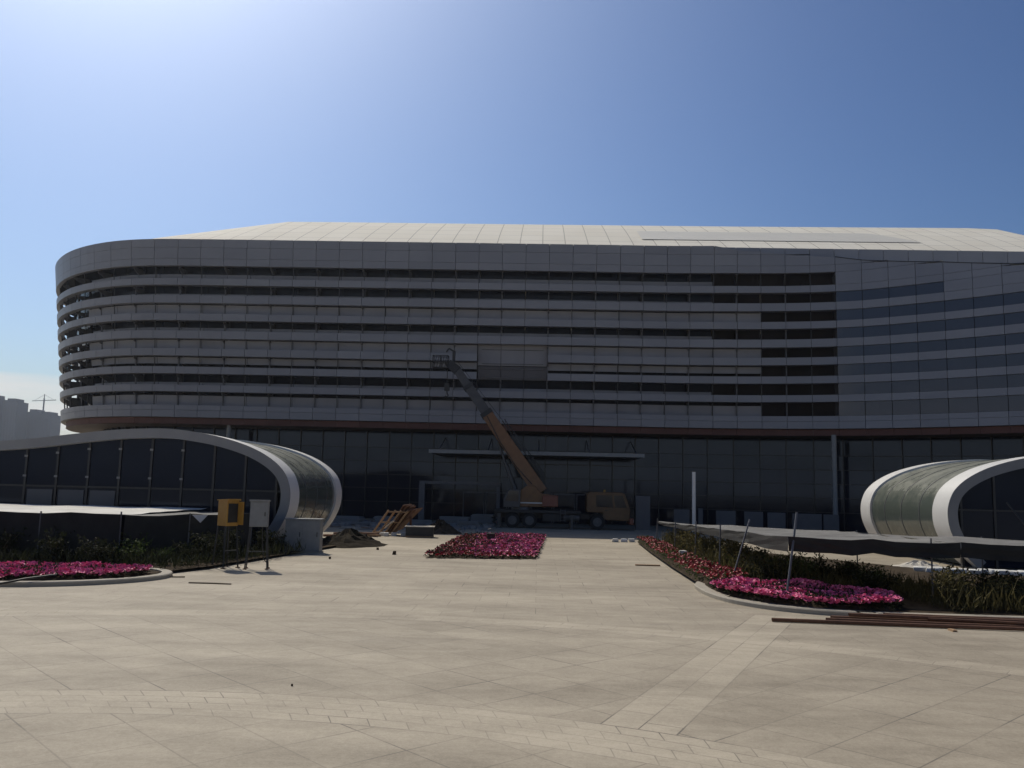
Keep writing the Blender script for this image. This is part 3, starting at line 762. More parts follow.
flower_bed('flower_bed', 'rectangular bed of red and magenta flowers set in the open plaza', PC, 0.0, 8000, ['pink', 'red'], 0.26, 0.07, 'leaf_dark', 5, 8000, centre_split)
PS = [(5.75, 50), (5.45, 42), (5.25, 34), (5.2, 28.8), (5.4, 27.0), (6.2, 27.1), (6.9, 28.4), (6.6, 34), (6.4, 42), (6.5, 50)]
rnd = random.Random(8)
flower_bed('flower_border', 'narrow border of red salvia along the right kerb', PS, 0.1, 1600, ['red'], 0.42, 0.055, 'leaf', 6, 2200)

# shrubs and grasses under the nets
def shrub_mesh(seed, rx, h, n, ln, wd, mat, upright=0.3):
    rnd = random.Random(seed); mb = MB(); sm = MB()
    tips = []
    for k in range(9):
        a = rnd.uniform(0, 2*pi); rr_ = rx*rnd.uniform(0.2, 0.9); tp = Vector((rr_*math.cos(a), rr_*math.sin(a), h*rnd.uniform(0.55, 1.0))); tips.append(tp)
        sm.tube([(0, 0, 0), tp*0.5+Vector((0, 0, h*0.1)), tp], [0.018, 0.012, 0.005], 5)
    for k in range(n):
        tp = rnd.choice(tips); t_ = rnd.uniform(0.25, 1.05); c = tp*t_+Vector((rnd.gauss(0, rx*0.2), rnd.gauss(0, rx*0.2), rnd.gauss(0, h*0.08)))
        c.z = max(c.z, 0.02); leaf(mb, c, (rnd.gauss(0, 1), rnd.gauss(0, 1), rnd.gauss(upright, 0.6)), ln*rnd.uniform(0.6, 1.3), wd, rnd)
    return mb, sm
def make_shrub(name, label, group, seed, rx, h, n, ln, wd, mat, upright=0.3):
    E_ = empty(name, (0, 0, 0), label, 'shrub', group); mb, sm = shrub_mesh(seed, rx, h, n, ln, wd, mat, upright)
    sm.build('stem', 'stem', E_); mb.build('foliage', mat, E_); return E_
def scatter(protos, spots, labels=None):
    for i, (x, y, s_) in enumerate(spots):
        k = i % len(protos)
        o = protos[k][0] if not protos[k][1] else copy_tree(protos[k][0]); protos[k][1] = True
        o.location = (x, y, 0.09); o.rotation_euler = (0, 0, rnd.uniform(0, 6.28)); o.scale = (s_, s_, s_*rnd.uniform(0.85, 1.15))
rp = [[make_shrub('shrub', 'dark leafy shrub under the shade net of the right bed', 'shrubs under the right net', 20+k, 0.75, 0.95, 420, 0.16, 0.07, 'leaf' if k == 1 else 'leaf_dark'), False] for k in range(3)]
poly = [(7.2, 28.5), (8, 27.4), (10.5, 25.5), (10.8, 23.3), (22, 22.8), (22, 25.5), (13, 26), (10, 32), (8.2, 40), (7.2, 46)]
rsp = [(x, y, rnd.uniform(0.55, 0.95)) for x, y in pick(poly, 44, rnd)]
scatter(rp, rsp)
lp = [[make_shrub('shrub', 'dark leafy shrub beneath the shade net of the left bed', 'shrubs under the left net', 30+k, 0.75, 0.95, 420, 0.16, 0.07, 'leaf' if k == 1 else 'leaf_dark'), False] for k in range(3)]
poly = [(-24, 28.7), (-12.6, 28.2), (-11.7, 30.5), (-10.9, 35.5), (-24, 36)]
scatter(lp, [(x, y, rnd.uniform(0.6, 1.1)) for x, y in pick(poly, 56, rnd)])
gs = [[make_shrub('bright_shrub', 'yellow green bush at the open front of the right bed', 'yellow green bushes in the right bed', 40+k, 0.6, 1.0, 420, 0.2, 0.05, 'leaf_dry', 0.8), False] for k in range(2)]
scatter(gs, [(10.9, 23.4, 1.0), (11.5, 24.2, 1.05), (12.4, 23.5, 0.8), (7.0, 36, 1.2), (6.9, 38, 1.1), (6.9, 40, 1.15), (7.0, 42, 1.1), (7.0, 44.5, 1.05), (7.3, 32, 1.1), (7.4, 34, 1.2), (7.4, 30, 1.0)])
mb = MB()
for (x, y) in pick([(6.5, 46), (6.8, 28.5), (10.3, 26), (10.6, 22.4), (24, 22.2), (24, 25.5), (13, 27), (10, 34), (7.8, 46)], 11000, rnd):
    leaf(mb, (x, y, 0.1), (rnd.gauss(0, 0.35), rnd.gauss(0, 0.35), 1), rnd.uniform(0.25, 0.95 if x < 9 or y < 23.2 else 0.6), 0.035, rnd)
tag(mb.build('grass', 'leaf_dry'), 'dry straggling grass and weeds filling the right planting bed', 'grass', None, 'stuff')
mb = MB()
for (x, y) in pick([(-24, 28.2), (-12.2, 27.7), (-11.3, 29.0), (-10.3, 33), (-9.8, 36.3), (-10.9, 36.5), (-24, 36.5)], 7500, rnd):
    leaf(mb, (x, y, 0.1), (rnd.gauss(0, 0.35), rnd.gauss(0, 0.35), 1), rnd.uniform(0.25, 0.7), 0.035, rnd)
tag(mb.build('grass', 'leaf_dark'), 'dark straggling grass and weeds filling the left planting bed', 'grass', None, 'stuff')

# ------------------------------------------------------------------ shade nets on posts
def net_sheet(corner, nu, nv, sag, rnd, edge_drop=0.0):
    """bilinear sheet between four corners with sags; returns grid"""
    A, B, C_, D_ = [Vector(q) for q in corner]; grid = []
    for i in range(nu+1):
        row = []
        for j_ in range(nv+1):
            u_, v_ = i/nu, j_/nv
            q = A.lerp(B, u_).lerp(D_.lerp(C_, u_), v_)
            q.z -= sag*(abs(math.sin(u_*nu*pi/4))*0.6+abs(math.sin(v_*nv*pi/4))*0.4)*1.0 + rnd.uniform(0, 0.04)
            row.append(q)
        grid.append(row)
    return grid
def grid_mesh(grid, th_=0.012):
    mb = MB(); nu, nv = len(grid), len(grid[0]); vs = []; fs = []
    for s_ in (0, 1):
        for r_ in grid:
            for q in r_: vs.append((q.x, q.y, q.z-th_*s_))
    N = nu*nv
    for i in range(nu-1):
        for j_ in range(nv-1):
            a = i*nv+j_; fs.append((a, a+nv, a+nv+1, a+1)); fs.append((N+a, N+a+1, N+a+nv+1, N+a+nv))
    bd = [i*nv for i in range(nu)]+[(nu-1)*nv+j_ for j_ in range(1, nv)]+[i*nv+nv-1 for i in range(nu-2, -1, -1)]+[j_ for j_ in range(nv-2, 0, -1)]
    for a, b in zip(bd, bd[1:]+bd[:1]): fs.append((a, b, b+N, a+N))
    return mb.add(vs, fs)
def hang(edge, drop, rnd, th_=0.012):
    """net hanging from an edge, ruffled"""
    grid = []
    for i, q in enumerate(edge):
        dz = drop(i/(len(edge)-1)) if callable(drop) else drop
        row = []
        for k in range(4):
            t = k/3; row.append(Vector((q.x+rnd.uniform(-.02, .02), q.y-0.02+rnd.uniform(-.05, .05)*t, q.z-dz*t)))
        grid.append(row)
    mb = MB(); nv = 4; vs = [tuple(q) for r_ in grid for q in r_]+[(q.x, q.y+th_, q.z) for r_ in grid for q in r_]; N = len(grid)*nv; fs = []
    for i in range(len(grid)-1):
        for j_ in range(nv-1):
            a = i*nv+j_; fs.append((a, a+1, a+nv+1, a+nv)); fs.append((N+a, N+a+nv, N+a+nv+1, N+a+1))
    for i in range(len(grid)-1):
        a = i*nv; fs.append((a, a+nv, N+a+nv, N+a)); a += nv-1; fs.append((a, N+a, N+a+nv, a+nv))
    return mb.add(vs, fs)
rnd = random.Random(11)
SN = empty('shade_net', (8, 24, 0), 'dusty grey shade net stretched on posts over the right planting bed', 'shade net')
def keep(o, par):
    o.parent = par; o.matrix_parent_inverse = Matrix.Translation(par.location).inverted(); return o
g1 = net_sheet([(7.0, 24.3, 1.86), (11.5, 23.85, 1.84), (11.5, 33.5, 1.70), (6.5, 46.8, 1.42)], 8, 20, 0.08, rnd)
g1b = net_sheet([(11.52, 23.85, 1.84), (26, 22.4, 1.86), (26, 24.6, 1.74), (11.52, 31.5, 1.74)], 20, 10, 0.07, rnd)
keep(grid_mesh(g1b).build('net', 'net_pale', smooth=True), SN)
keep(hang([r_[0] for r_ in g1b], lambda u_: 0.40+0.025*math.sin(u_*17), rnd).build('hanging_edge', 'net_black'), SN)
keep(grid_mesh(g1).build('net', 'net_pale', smooth=True), SN)
keep(hang([r_[0] for r_ in g1], lambda u_: 0.40+0.02*math.sin(u_*21), rnd).build('hanging_edge', 'net_black'), SN)
keep(hang(g1[0], lambda u_: 0.30*(1-u_)+0.12, rnd).build('hanging_edge', 'net_black'), SN)
for a, b, r_ in [((6.7, 23.6, 0), (7.35, 24.6, 2.5), 0.032), ((6.1, 27.6, 0), (7.0, 28.6, 2.15), 0.028), ((6.6, 31.5, 0), (6.65, 31.5, 1.85), 0.028), ((6.55, 36, 0), (6.6, 36, 1.8), 0.028), ((6.5, 41, 0), (6.55, 41, 1.65), 0.028), ((6.45, 46.8, 0), (6.5, 46.8, 1.55), 0.028), ((10.8, 24.0, 0), (10.8, 24.0, 1.9), 0.025), ((13.6, 23.7, 0), (13.65, 23.7, 1.95), 0.025), ((17, 23.3, 0), (17, 23.3, 1.9), 0.025), ((11.5, 31.4, 0), (11.5, 31.4, 1.78), 0.025), ((15, 29.6, 0), (15, 29.6, 1.74), 0.025), ((8.6, 41, 0), (8.6, 41, 1.58), 0.025)]:
    keep(MB().tube([a, b], r_, 8).build('post', 'steel'), SN)
SL = empty('shade_net', (-16, 29.5, 0), 'pale sagging sheet on posts over the left bed with black netting hanging in front', 'shade net')
g2 = net_sheet([(-34, 29.2, 1.76), (-14.7, 29.9, 1.80), (-14.5, 37.2, 1.86), (-34, 37.2, 1.84)], 22, 10, 0.05, rnd)
keep(grid_mesh(g2).build('net', 'cloth', smooth=True), SL)
keep(hang([r_[0] for r_ in g2], 1.45, rnd).build('hanging_net', 'net_black'), SL)
g3 = net_sheet([(-14.68, 30.2, 1.74), (-11.6, 34.6, 1.76), (-12.3, 37.2, 1.72), (-14.2, 37.2, 1.72)], 8, 6, 0.07, rnd)
keep(grid_mesh(g3).build('net', 'net_top', smooth=True), SL)
keep(hang([r_[0] for r_ in g3], 1.35, rnd).build('hanging_net', 'net_black'), SL)
keep(MB().add([(-13.0, 32.0, 1.72), (-12.6, 32.5, 1.7), (-12.75, 32.2, 1.42), (-13.0, 32.03, 1.72), (-12.6, 32.53, 1.7), (-12.75, 32.23, 1.42)], [(0, 1, 2), (5, 4, 3), (0, 3, 4, 1), (1, 4, 5, 2), (2, 5, 3, 0)]).build('white_rag', 'bag'), SL)
for x, y, h in [(-14.7, 29.95, 1.85), (-17.5, 29.8, 1.8), (-20.5, 29.7, 1.8), (-23.5, 29.6, 1.8), (-11.6, 34.65, 1.78), (-13.2, 32.3, 1.76)]:
    keep(MB().tube([(x, y, 0), (x, y, h)], 0.03, 8).build('post', 'steel'), SL)

# ------------------------------------------------------------------ site boxes on legs
def leg_box(x, y, mat, label, door_open, w_=0.62, d_=0.34, z0=1.45, z1=2.33, rz=0.0):
    E_ = empty('electrical_box', (x, y, 0), label, 'electrical box', None, rz)
    MB().box(-w_/2, w_/2, -d_/2, d_/2, z0, z1).build('cabinet', mat, E_, bevel=0.012)
    MB().prism([(-d_/2-0.06, z1), (d_/2+0.04, z1), (d_/2+0.04, z1+0.03), (-d_/2-0.06, z1+0.06)], 'x', -w_/2-0.03, w_/2+0.03).build('rain_cap', mat, E_)
    if door_open:
        MB().box(-w_/2+0.05, w_/2-0.05, -d_/2-0.012, -d_/2-0.002, z0+0.12, z1-0.1).build('recess_shade', 'black', E_)  # black sheet on the solid front, painted shade of the open interior
        d = MB().box(w_/2-0.03, w_/2-0.005, -d_/2-0.28, -d_/2-0.002, z0+0.04, z1-0.04).build('door', mat, E_)
    else:
        d = MB().box(-w_/2+0.03, w_/2-0.03, -d_/2-0.02, -d_/2-0.002, z0+0.04, z1-0.04).build('door', mat, E_)
        MB().box(w_/2-0.12, w_/2-0.09, -d_/2-0.045, -d_/2-0.021, (z0+z1)/2-0.07, (z0+z1)/2+0.07).build('handle', 'black', d)
    for sx_ in (-1, 1):
        for sy in (-1, 1):
            MB().beam((sx_*(w_/2-0.03), sy*(d_/2-0.03), z0-0.002), (sx_*(w_/2+0.06), sy*(d_/2+0.05), 0.03), 0.04, 0.04).build('leg', 'black', E_)
            MB().box(sx_*(w_/2+0.06)-0.06, sx_*(w_/2+0.06)+0.06, sy*(d_/2+0.05)-0.06, sy*(d_/2+0.05)+0.06, 0, 0.03).build('foot', 'rust', E_)
    MB().tube([(0.1, d_/2+0.02, z0+0.1), (0.12, d_/2+0.05, z0-0.5), (0.2, d_/2+0.12, 0.3), (0.35, d_/2+0.3, 0.12)], 0.02, 6).build('cable', 'black', E_)
    MB().beam((-w_/2-0.03, -d_/2, 0.6), (w_/2+0.03, -d_/2, 0.6), 0.035, 0.035).build('crossbar', 'black', E_)
    return E_
leg_box(-10.9, 30.0, 'yellow', 'yellow electrical box with open front on dark legs', True, w_=0.5, d_=0.5, rz=R(58))
leg_box(-9.75, 29.9, 'greymetal', 'light grey electrical box on legs right of the yellow box', False, rz=R(12))
E_ = empty('utility_cabinet', (-10.15, 37.3, 0), 'large pale grey utility cabinet standing by the left pavilion corner', 'cabinet', None, R(4))
MB().box(-0.75, 0.75, -0.35, 0.35, 0.08, 1.42).build('cabinet', 'greymetal', E_, bevel=0.015)
MB().box(-0.8, 0.8, -0.4, 0.4, 0, 0.08).build('plinth', 'kerb', E_)
MB().box(-0.79, 0.79, -0.40, 0.39, 1.42, 1.47).build('cap', 'greymetal', E_)
for x in (-0.73, 0.01):
    d = MB().box(x, x+0.72, -0.372, -0.352, 0.14, 1.37).build('door', 'greymetal', E_)
    MB().box(x+0.6, x+0.63, -0.40, -0.373, 0.7, 0.9).build('handle', 'black', d)

# ------------------------------------------------------------------ crane truck
CT = empty('crane_truck', (0, 66.6, 0), 'orange truck mounted crane with raised telescopic boom parked in front of the entrance', 'crane truck')
def wheel(x, y, r_, wd):
    o = MB().cyl((x, y, r_), (0, 1, 0), r_, wd, 28).build('wheel', 'rubber', CT, bevel=0.03)
    sgn = -1 if y < 0 else 1
    MB().cyl((x, y+sgn*(wd/2-0.02), r_), (0, 1, 0), r_*0.58, 0.06, 24).cyl((x, y+sgn*(wd/2+0.02), r_), (0, 1, 0), r_*0.22, 0.1, 16).build('rim', 'chrome', o)
for x in (-1.9, -0.6, 4.55):
    for y in (-1.0, 1.0): wheel(x, y, 0.58, 0.45)
MB().box(-3.3, 6.6, -0.48, 0.48, 0.75, 1.15).build('chassis', 'black', CT, bevel=0.02)
MB().box(-3.3, 3.3, -1.2, 1.2, 1.15, 1.38).build('deck', 'black', CT, bevel=0.02)
MB().box(0.4, 1.7, -1.18, -0.55, 0.55, 1.12).build('tool_locker', 'black', CT, bevel=0.02)
MB().tube([(2.0, -0.9, 0.85), (3.2, -0.9, 0.85)], 0.27, 16).build('fuel_tank', 'chrome', CT, smooth=True)
for x, y in ((-0.6, -1.0), (-1.9, -1.0), (4.55, -1.0)):
    pts = [(x+0.68*math.cos(a), 0.58+0.68*math.sin(a)) for a in [R(15+15*k) for k in range(11)]]
    inner = [(x+0.64*math.cos(a), 0.58+0.64*math.sin(a)) for a in [R(15+15*k) for k in range(11)]]
    mb = MB()
    for k in range(10): mb.hexa([(inner[k][0], y-0.24, inner[k][1]), (pts[k][0], y-0.24, pts[k][1]), (pts[k+1][0], y-0.24, pts[k+1][1]), (inner[k+1][0], y-0.24, inner[k+1][1]), (inner[k][0], y+0.24, inner[k][1]), (pts[k][0], y+0.24, pts[k][1]), (pts[k+1][0], y+0.24, pts[k+1][1]), (inner[k+1][0], y+0.24, inner[k+1][1])])
    mb.build('mudguard', 'black', CT)
# cab
cab = MB().prism([(4.95, 0.75), (6.95, 0.7), (7.05, 1.55), (6.62, 2.75), (6.35, 2.86), (4.0, 2.86), (3.75, 2.7), (3.75, 1.32), (4.95, 1.28)], 'y', -1.18, 1.18).build('cab', 'cab_paint', CT, bevel=0.05)
MB().prism([(4.45, 1.75), (5.75, 1.7), (5.62, 2.62), (4.45, 2.62)], 'y', -1.197, -1.187).build('side_window', 'glassdark', cab)
MB().prism([(5.9, 1.7), (6.75, 1.72), (6.45, 2.62), (5.78, 2.62)], 'y', -1.197, -1.187).build('side_window', 'glassdark', cab)
MB().add([(7.035, -1.0, 1.68), (7.035, 1.0, 1.68), (6.69, 1.0, 2.66), (6.69, -1.0, 2.66), (7.02, -1.0, 1.66), (7.02, 1.0, 1.66), (6.66, 1.0, 2.64), (6.66, -1.0, 2.64)], [(0, 1, 2, 3), (7, 6, 5, 4), (0, 4, 5, 1), (1, 5, 6, 2), (2, 6, 7, 3), (3, 7, 4, 0)]).build('windscreen', 'glassdark', cab)
d = MB().box(5.0, 6.5, -1.196, -1.186, 0.85, 1.66).build('door', 'cab_paint', cab); MB().box(5.1, 5.3, -1.23, -1.197, 1.45, 1.5).build('handle', 'black', d)
MB().box(6.98, 7.28, -1.22, 1.22, 0.45, 0.92).build('bumper', 'redpaint', CT, bevel=0.03)
for y in (-0.95, 0.95): MB().cyl((7.29, y, 0.72), (1, 0, 0), 0.12, 0.05, 16).build('headlight', 'white', CT)
MB().beam((6.9, -1.2, 2.5), (7.15, -1.5, 2.5), 0.04, 0.04).box(7.08, 7.14, -1.62, -1.45, 2.0, 2.5).build('mirror', 'black', CT)
# superstructure
MB().cyl((-1.3, 0, 1.48), (0, 0, 1), 0.75, 0.22, 28).build('slewing_ring', 'steel', CT)
sup = MB().prism([(-1.9, 1.6), (1.35, 1.6), (1.45, 2.5), (0.2, 2.65), (-0.2, 3.2), (-0.9, 3.2), (-1.9, 2.4)], 'y', -0.55, 0.75).build('superstructure', 'orange', CT, bevel=0.03)
MB().box(0.35, 1.55, -0.95, 1.05, 1.65, 2.5).build('counterweight', 'redpaint', CT, bevel=0.04)
oc = MB().prism([(-2.6, 1.55), (-1.35, 1.55), (-1.3, 2.9), (-2.25, 2.95), (-2.6, 2.2)], 'y', -1.2, -0.58).build('operator_cab', 'boomgrey', CT, bevel=0.03)
MB().prism([(-2.45, 2.05), (-1.5, 2.0), (-1.45, 2.75), (-2.2, 2.8)], 'y', -1.216, -1.206).build('side_window', 'glassdark', oc)
# boom
PV = Vector((0.05, 0.15, 2.95)); TIP = Vector((-7.0, 1.2, 12.75)); dv = TIP-PV; dn = dv.normalized(); side = Vector((0, 1, 0))
def bp(t): return PV+dv*t
MB().beam(bp(-0.03), bp(0.60), 0.85, 1.12, 0.8, 0.9, side).build('boom_base', 'orange', CT, bevel=0.03)
MB().beam(bp(0.60), bp(0.82), 0.68, 0.78, 0.68, 0.75, side).build('boom_section', 'boomgrey', CT, bevel=0.02)
MB().beam(bp(0.82), bp(0.97), 0.56, 0.66, 0.56, 0.66, side).build('boom_section', 'boomgrey', CT, bevel=0.02)
MB().beam(bp(0.585), bp(0.615), 0.9, 1.0, 0.9, 1.0, side).build('boom_collar', 'black', CT)
MB().beam(bp(0.805), bp(0.83), 0.76, 0.86, 0.76, 0.86, side).build('boom_collar', 'black', CT)
prp = dn.cross(side).normalized()
if prp.z < 0: prp = -prp
lowside = -prp
cylA = Vector((-1.55, 0.15, 2.3)); cylB = bp(0.40)+lowside*0.55
MB().tube([cylA, cylA.lerp(cylB, 0.6)], 0.17, 14).tube([cylA.lerp(cylB, 0.6), cylB], 0.10, 14).build('lift_cylinder', 'boomgrey', CT, smooth=True)
# folded fly jib along the right side of the boom base
jib = MB()
ja, jb = bp(0.06)+prp*0.75+side*-0.1, bp(0.50)+prp*0.68+side*-0.1
for o_ in (-0.16, 0.16):
    jib.beam(ja+side*o_, jb+side*o_, 0.06, 0.06)
    jib.beam(ja+side*o_+prp*0.32, jb+side*o_+prp*0.22, 0.06, 0.06)
for k in range(10):
    a = ja.lerp(jb, k/10)+side*-0.16; b = ja.lerp(jb, (k+1)/10)+side*-0.16
    jib.beam(a, b+prp*0.28, 0.04, 0.04)
jib.build('folded_jib', 'black', CT)
MB().cyl((0.75, 0.1, 2.72), (0, 1, 0), 0.3, 0.9, 20).box(0.5, 1.0, -0.42, -0.37, 2.45, 2.8).build('winch', 'black', CT)
ld = MB().beam((1.75, -1.24, 0.55), (1.75, -1.24, 1.5), 0.04, 0.04).beam((2.1, -1.24, 0.55), (2.1, -1.24, 1.5), 0.04, 0.04)
for k in range(4): ld.beam((1.75, -1.24, 0.65+0.25*k), (2.1, -1.24, 0.65+0.25*k), 0.03, 0.03)
ld.build('ladder', 'steel', CT)
MB().tube([bp(0.05)+side*-0.5+lowside*0.2, bp(0.2)+side*-0.5+lowside*0.45, bp(0.4)+side*-0.48+lowside*0.4, bp(0.58)+side*-0.46+lowside*0.1], 0.035, 6).build('hydraulic_hose', 'black', CT)
MB().box(-1.8, 1.3, -0.566, -0.552, 1.85, 1.95).build('stripe', 'white', CT)
MB().cyl((5.2, 0.5, 2.95), (0, 0, 1), 0.09, 0.18, 12).build('beacon', 'yellow', CT)
MB().tube([bp(1.0)+prp*0.42, bp(0.5)+prp*0.72, bp(0.06)+prp*0.66, Vector((0.75, 0.1, 3.02))], 0.02, 5).build('hoist_line', 'black', CT)
# boom head with sheaves, work basket and hook block
hd = MB()
for o_ in (-0.3, 0.3):
    hd.beam(bp(0.95)+side*o_, bp(1.03)+side*o_+lowside*0.25, 0.05, 0.75, 0.05, 0.6, side)
hd.build('boom_head', 'black', CT)
for k, o_ in enumerate((-0.15, 0.0, 0.15)):
    MB().cyl(bp(1.02)+lowside*0.3+side*o_, (0, 1, 0), 0.26, 0.07, 20).build('sheave', 'boomgrey', CT)
hk = bp(1.02)+Vector((-0.25, 0, 0))
MB().tube([hk+Vector((-0.1, -0.08, -0.2)), hk+Vector((-0.1, -0.08, -1.75))], 0.025, 6).tube([hk+Vector((-0.1, 0.08, -0.2)), hk+Vector((-0.1, 0.08, -1.75))], 0.025, 6).build('hoist_rope', 'black', CT)
hb = hk+Vector((-0.1, 0, -2.0))
hook = MB().rbox(hb, (0.38, 0.3, 0.6)); 
hook.tube([hb+Vector((0, 0, -0.3)), hb+Vector((0.02, 0, -0.5)), hb+Vector((0.14, 0, -0.66)), hb+Vector((0.02, 0, -0.8)), hb+Vector((-0.14, 0, -0.7))], 0.05, 8)
hook.build('hook_block', 'black', CT)
bk = bp(1.02)+Vector((-0.9, -0.1, -0.45)); bs = MB()
for dz in (0.0, 0.45, 0.95):
    for a, b in (((-0.6, -0.4), (0.6, -0.4)), ((0.6, -0.4), (0.6, 0.4)), ((0.6, 0.4), (-0.6, 0.4)), ((-0.6, 0.4), (-0.6, -0.4))):
        bs.beam(bk+Vector((*a, dz)), bk+Vector((*b, dz)), 0.06, 0.06)
for a in ((-0.6, -0.4), (0, -0.4), (0.6, -0.4), (0.6, 0.4), (0, 0.4), (-0.6, 0.4)):
    bs.beam(bk+Vector((*a, 0)), bk+Vector((*a, 0.95)), 0.06, 0.06)
bs.box(bk.x-0.6, bk.x+0.6, bk.y-0.4, bk.y+0.4, bk.z-0.05, bk.z-0.03)
for k in range(5): bs.beam(bk+Vector((-0.5+0.22*k, -0.38, 0.0)), bk+Vector((-0.3+0.2*k, -0.38, 0.9)), 0.05, 0.05)
bs.build('work_basket', 'black', CT)
ms = MB().beam(bp(1.0), bp(1.0)+Vector((0.0, 0, 1.15)), 0.22, 0.22); q0 = bp(1.0)+Vector((0, 0, 1.1))
ms.beam(q0, q0+Vector((-0.42, 0, 0.25)), 0.13, 0.13).beam(q0+Vector((-0.42, 0, 0.25)), q0+Vector((-0.62, 0, -0.05)), 0.1, 0.1)
ms.build('jib_bracket', 'black', CT)
for x in (-2.9, 2.6):
    for y in (-1, 1):
        MB().box(x-0.14, x+0.14, min(y*0.5, y*1.75), max(y*0.5, y*1.75), 0.82, 1.06).beam((x, y*1.65, 1.1), (x, y*1.65, 0.06), 0.16, 0.16).box(x-0.22, x+0.22, y*1.65-0.22, y*1.65+0.22, 0, 0.06).build('outrigger', 'boomgrey', CT)

# ------------------------------------------------------------------ building materials and rubble lying about
rnd = random.Random(21)
def stone(c, sz, rnd):
    mb = MB(); vs = []
    for k in range(8):
        sx_, sy, sz_ = (k & 1)*2-1, (k >> 1 & 1)*2-1, (k >> 2)*2-1
        vs.append((c[0]+sx_*sz[0]*rnd.uniform(.3, .55), c[1]+sy*sz[1]*rnd.uniform(.3, .55), c[2]+sz[2]/2+sz_*sz[2]/2*rnd.uniform(.8, 1) if sz_ > 0 else c[2]))
    return mb.add(vs, [(0, 2, 3, 1), (4, 5, 7, 6), (0, 1, 5, 4), (1, 3, 7, 5), (3, 2, 6, 7), (2, 0, 4, 6)])
def mound(name, x, y, rx, ry, h, mat, label, cat, seed):
    rr_ = random.Random(seed); nx = 26; vs = [(0, 0, h)]; fs = []
    for i in range(1, 8):
        for k in range(nx):
            a = 2*pi*k/nx; t = i/7; z = h*(1-t)**1.1*(1+rr_.uniform(-.25, .25)) if i < 7 else 0.002
            vs.append((rx*t*math.cos(a)*rr_.uniform(.9, 1.1), ry*t*math.sin(a)*rr_.uniform(.9, 1.1), z))
    for k in range(nx): fs.append((0, 1+k, 1+(k+1) % nx))
    for i in range(6):
        for k in range(nx): fs.append((1+i*nx+k, 1+(i+1)*nx+k, 1+(i+1)*nx+(k+1) % nx, 1+i*nx+(k+1) % nx))
    o = MB().add(vs, fs).build(name, mat); o.location = (x, y, 0); return tag(o, label, cat)
mound('soil_mound', -9.4, 43.0, 1.8, 2.6, 0.8, 'shadesoil', 'low soil mound toned dark for shade beside the left pavilion end', 'soil mound', 1)
mound('soil_mound', -6.3, 55.5, 1.5, 1.2, 0.85, 'mound', 'brown soil heap behind the crate', 'soil mound', 2)
# leaning formwork stack
E_ = empty('formwork_stack', (-8.3, 51.8, 0), 'stack of old plywood formwork sheets leaning at a slant', 'formwork stack', None, R(-42))
for k in range(6):
    MB().rbox((0.10*k-0.1+rnd.uniform(-.05, .05), 0.08*k, 0.95+rnd.uniform(-.05, .05)), (2.2+rnd.uniform(-.3, .3), rnd.uniform(0.6, 1.0), 0.04), (R(8), R(-52+k*2.5), R(8+rnd.uniform(-5, 5)))).build('plywood_sheet', 'ply', E_)
for k in range(2):
    fb = MB(); A_, B_ = Vector((-1.5+0.35*k, -0.9+0.25*k, 0.05)), Vector((-0.2+0.35*k, -0.75+0.25*k, 1.5)); W2 = Vector((0.75, 0.35, 0.0))
    fb.beam(A_, B_, 0.09, 0.09).beam(A_+W2, B_+W2, 0.09, 0.09)
    for q in (0.08, 0.5, 0.94): fb.beam(A_.lerp(B_, q), A_.lerp(B_, q)+W2, 0.08, 0.08)
    fb.build('timber_frame', 'wood', E_)
MB().beam((-1.6, -0.5, 0.05), (0.2, -0.6, 0.9), 0.1, 0.06).build('timber_strut', 'palewood', E_)
MB().beam((0.75, 0.3, 0.02), (0.55, 0.3, 1.75), 0.1, 0.1).build('prop', 'rust', E_)
E_ = empty('crate', (-6.9, 50.6, 0), 'dark crate with pale boards on top beside the leaning formwork', 'crate', None, R(4))
MB().box(-0.8, 0.8, -0.5, 0.5, 0.1, 0.6).build('body', 'black', E_)
for k in range(4): MB().box(-0.86, 0.86, -0.52+k*0.27, -0.29+k*0.27, 0.605, 0.655).build('board', 'palewood', E_)
for y in (-0.42, 0.42): MB().box(-0.8, 0.8, y-0.06, y+0.06, 0, 0.098).build('runner', 'wood', E_)
for k, (x, y, rz, n) in enumerate([(-11.2, 49.5, 0.3, 4), (-9.9, 50.2, -0.2, 3)]):
    E_ = empty('timber_pile', (x, y, 0), ['low pile of reddish offcuts nearest the left pavilion', 'short pile of timber offcuts left of the leaning formwork'][k], 'timber pile', None, rz)
    for j_ in range(n):
        MB().rbox((rnd.uniform(-.2, .2), -0.25+0.2*j_, 0.06), (1.6+rnd.uniform(-.4, .4), 0.16, 0.11), (0, 0, rnd.uniform(-.15, .15))).build('plank', 'ply' if k == 0 else 'wood', E_)
        if j_ < n-1: MB().rbox((rnd.uniform(-.2, .2), -0.15+0.2*j_, 0.18), (1.3+rnd.uniform(-.4, .4), 0.14, 0.09), (0, R(rnd.uniform(-2, 2)), rnd.uniform(-.4, .4))).build('plank', 'ply', E_)
for k, (x, y) in enumerate([(-8.9, 50.6), (-8.5, 51.1), (-9.2, 51.0), (-8.0, 51.3)]):
    o = stone((0, 0, 0), (0.35, 0.3, 0.22), rnd).build('broken_block', 'bag', bevel=0.03); o.location = (x, y, 0); tag(o, 'pale broken block at the foot of the leaning formwork', 'block', 'pale blocks by the formwork')
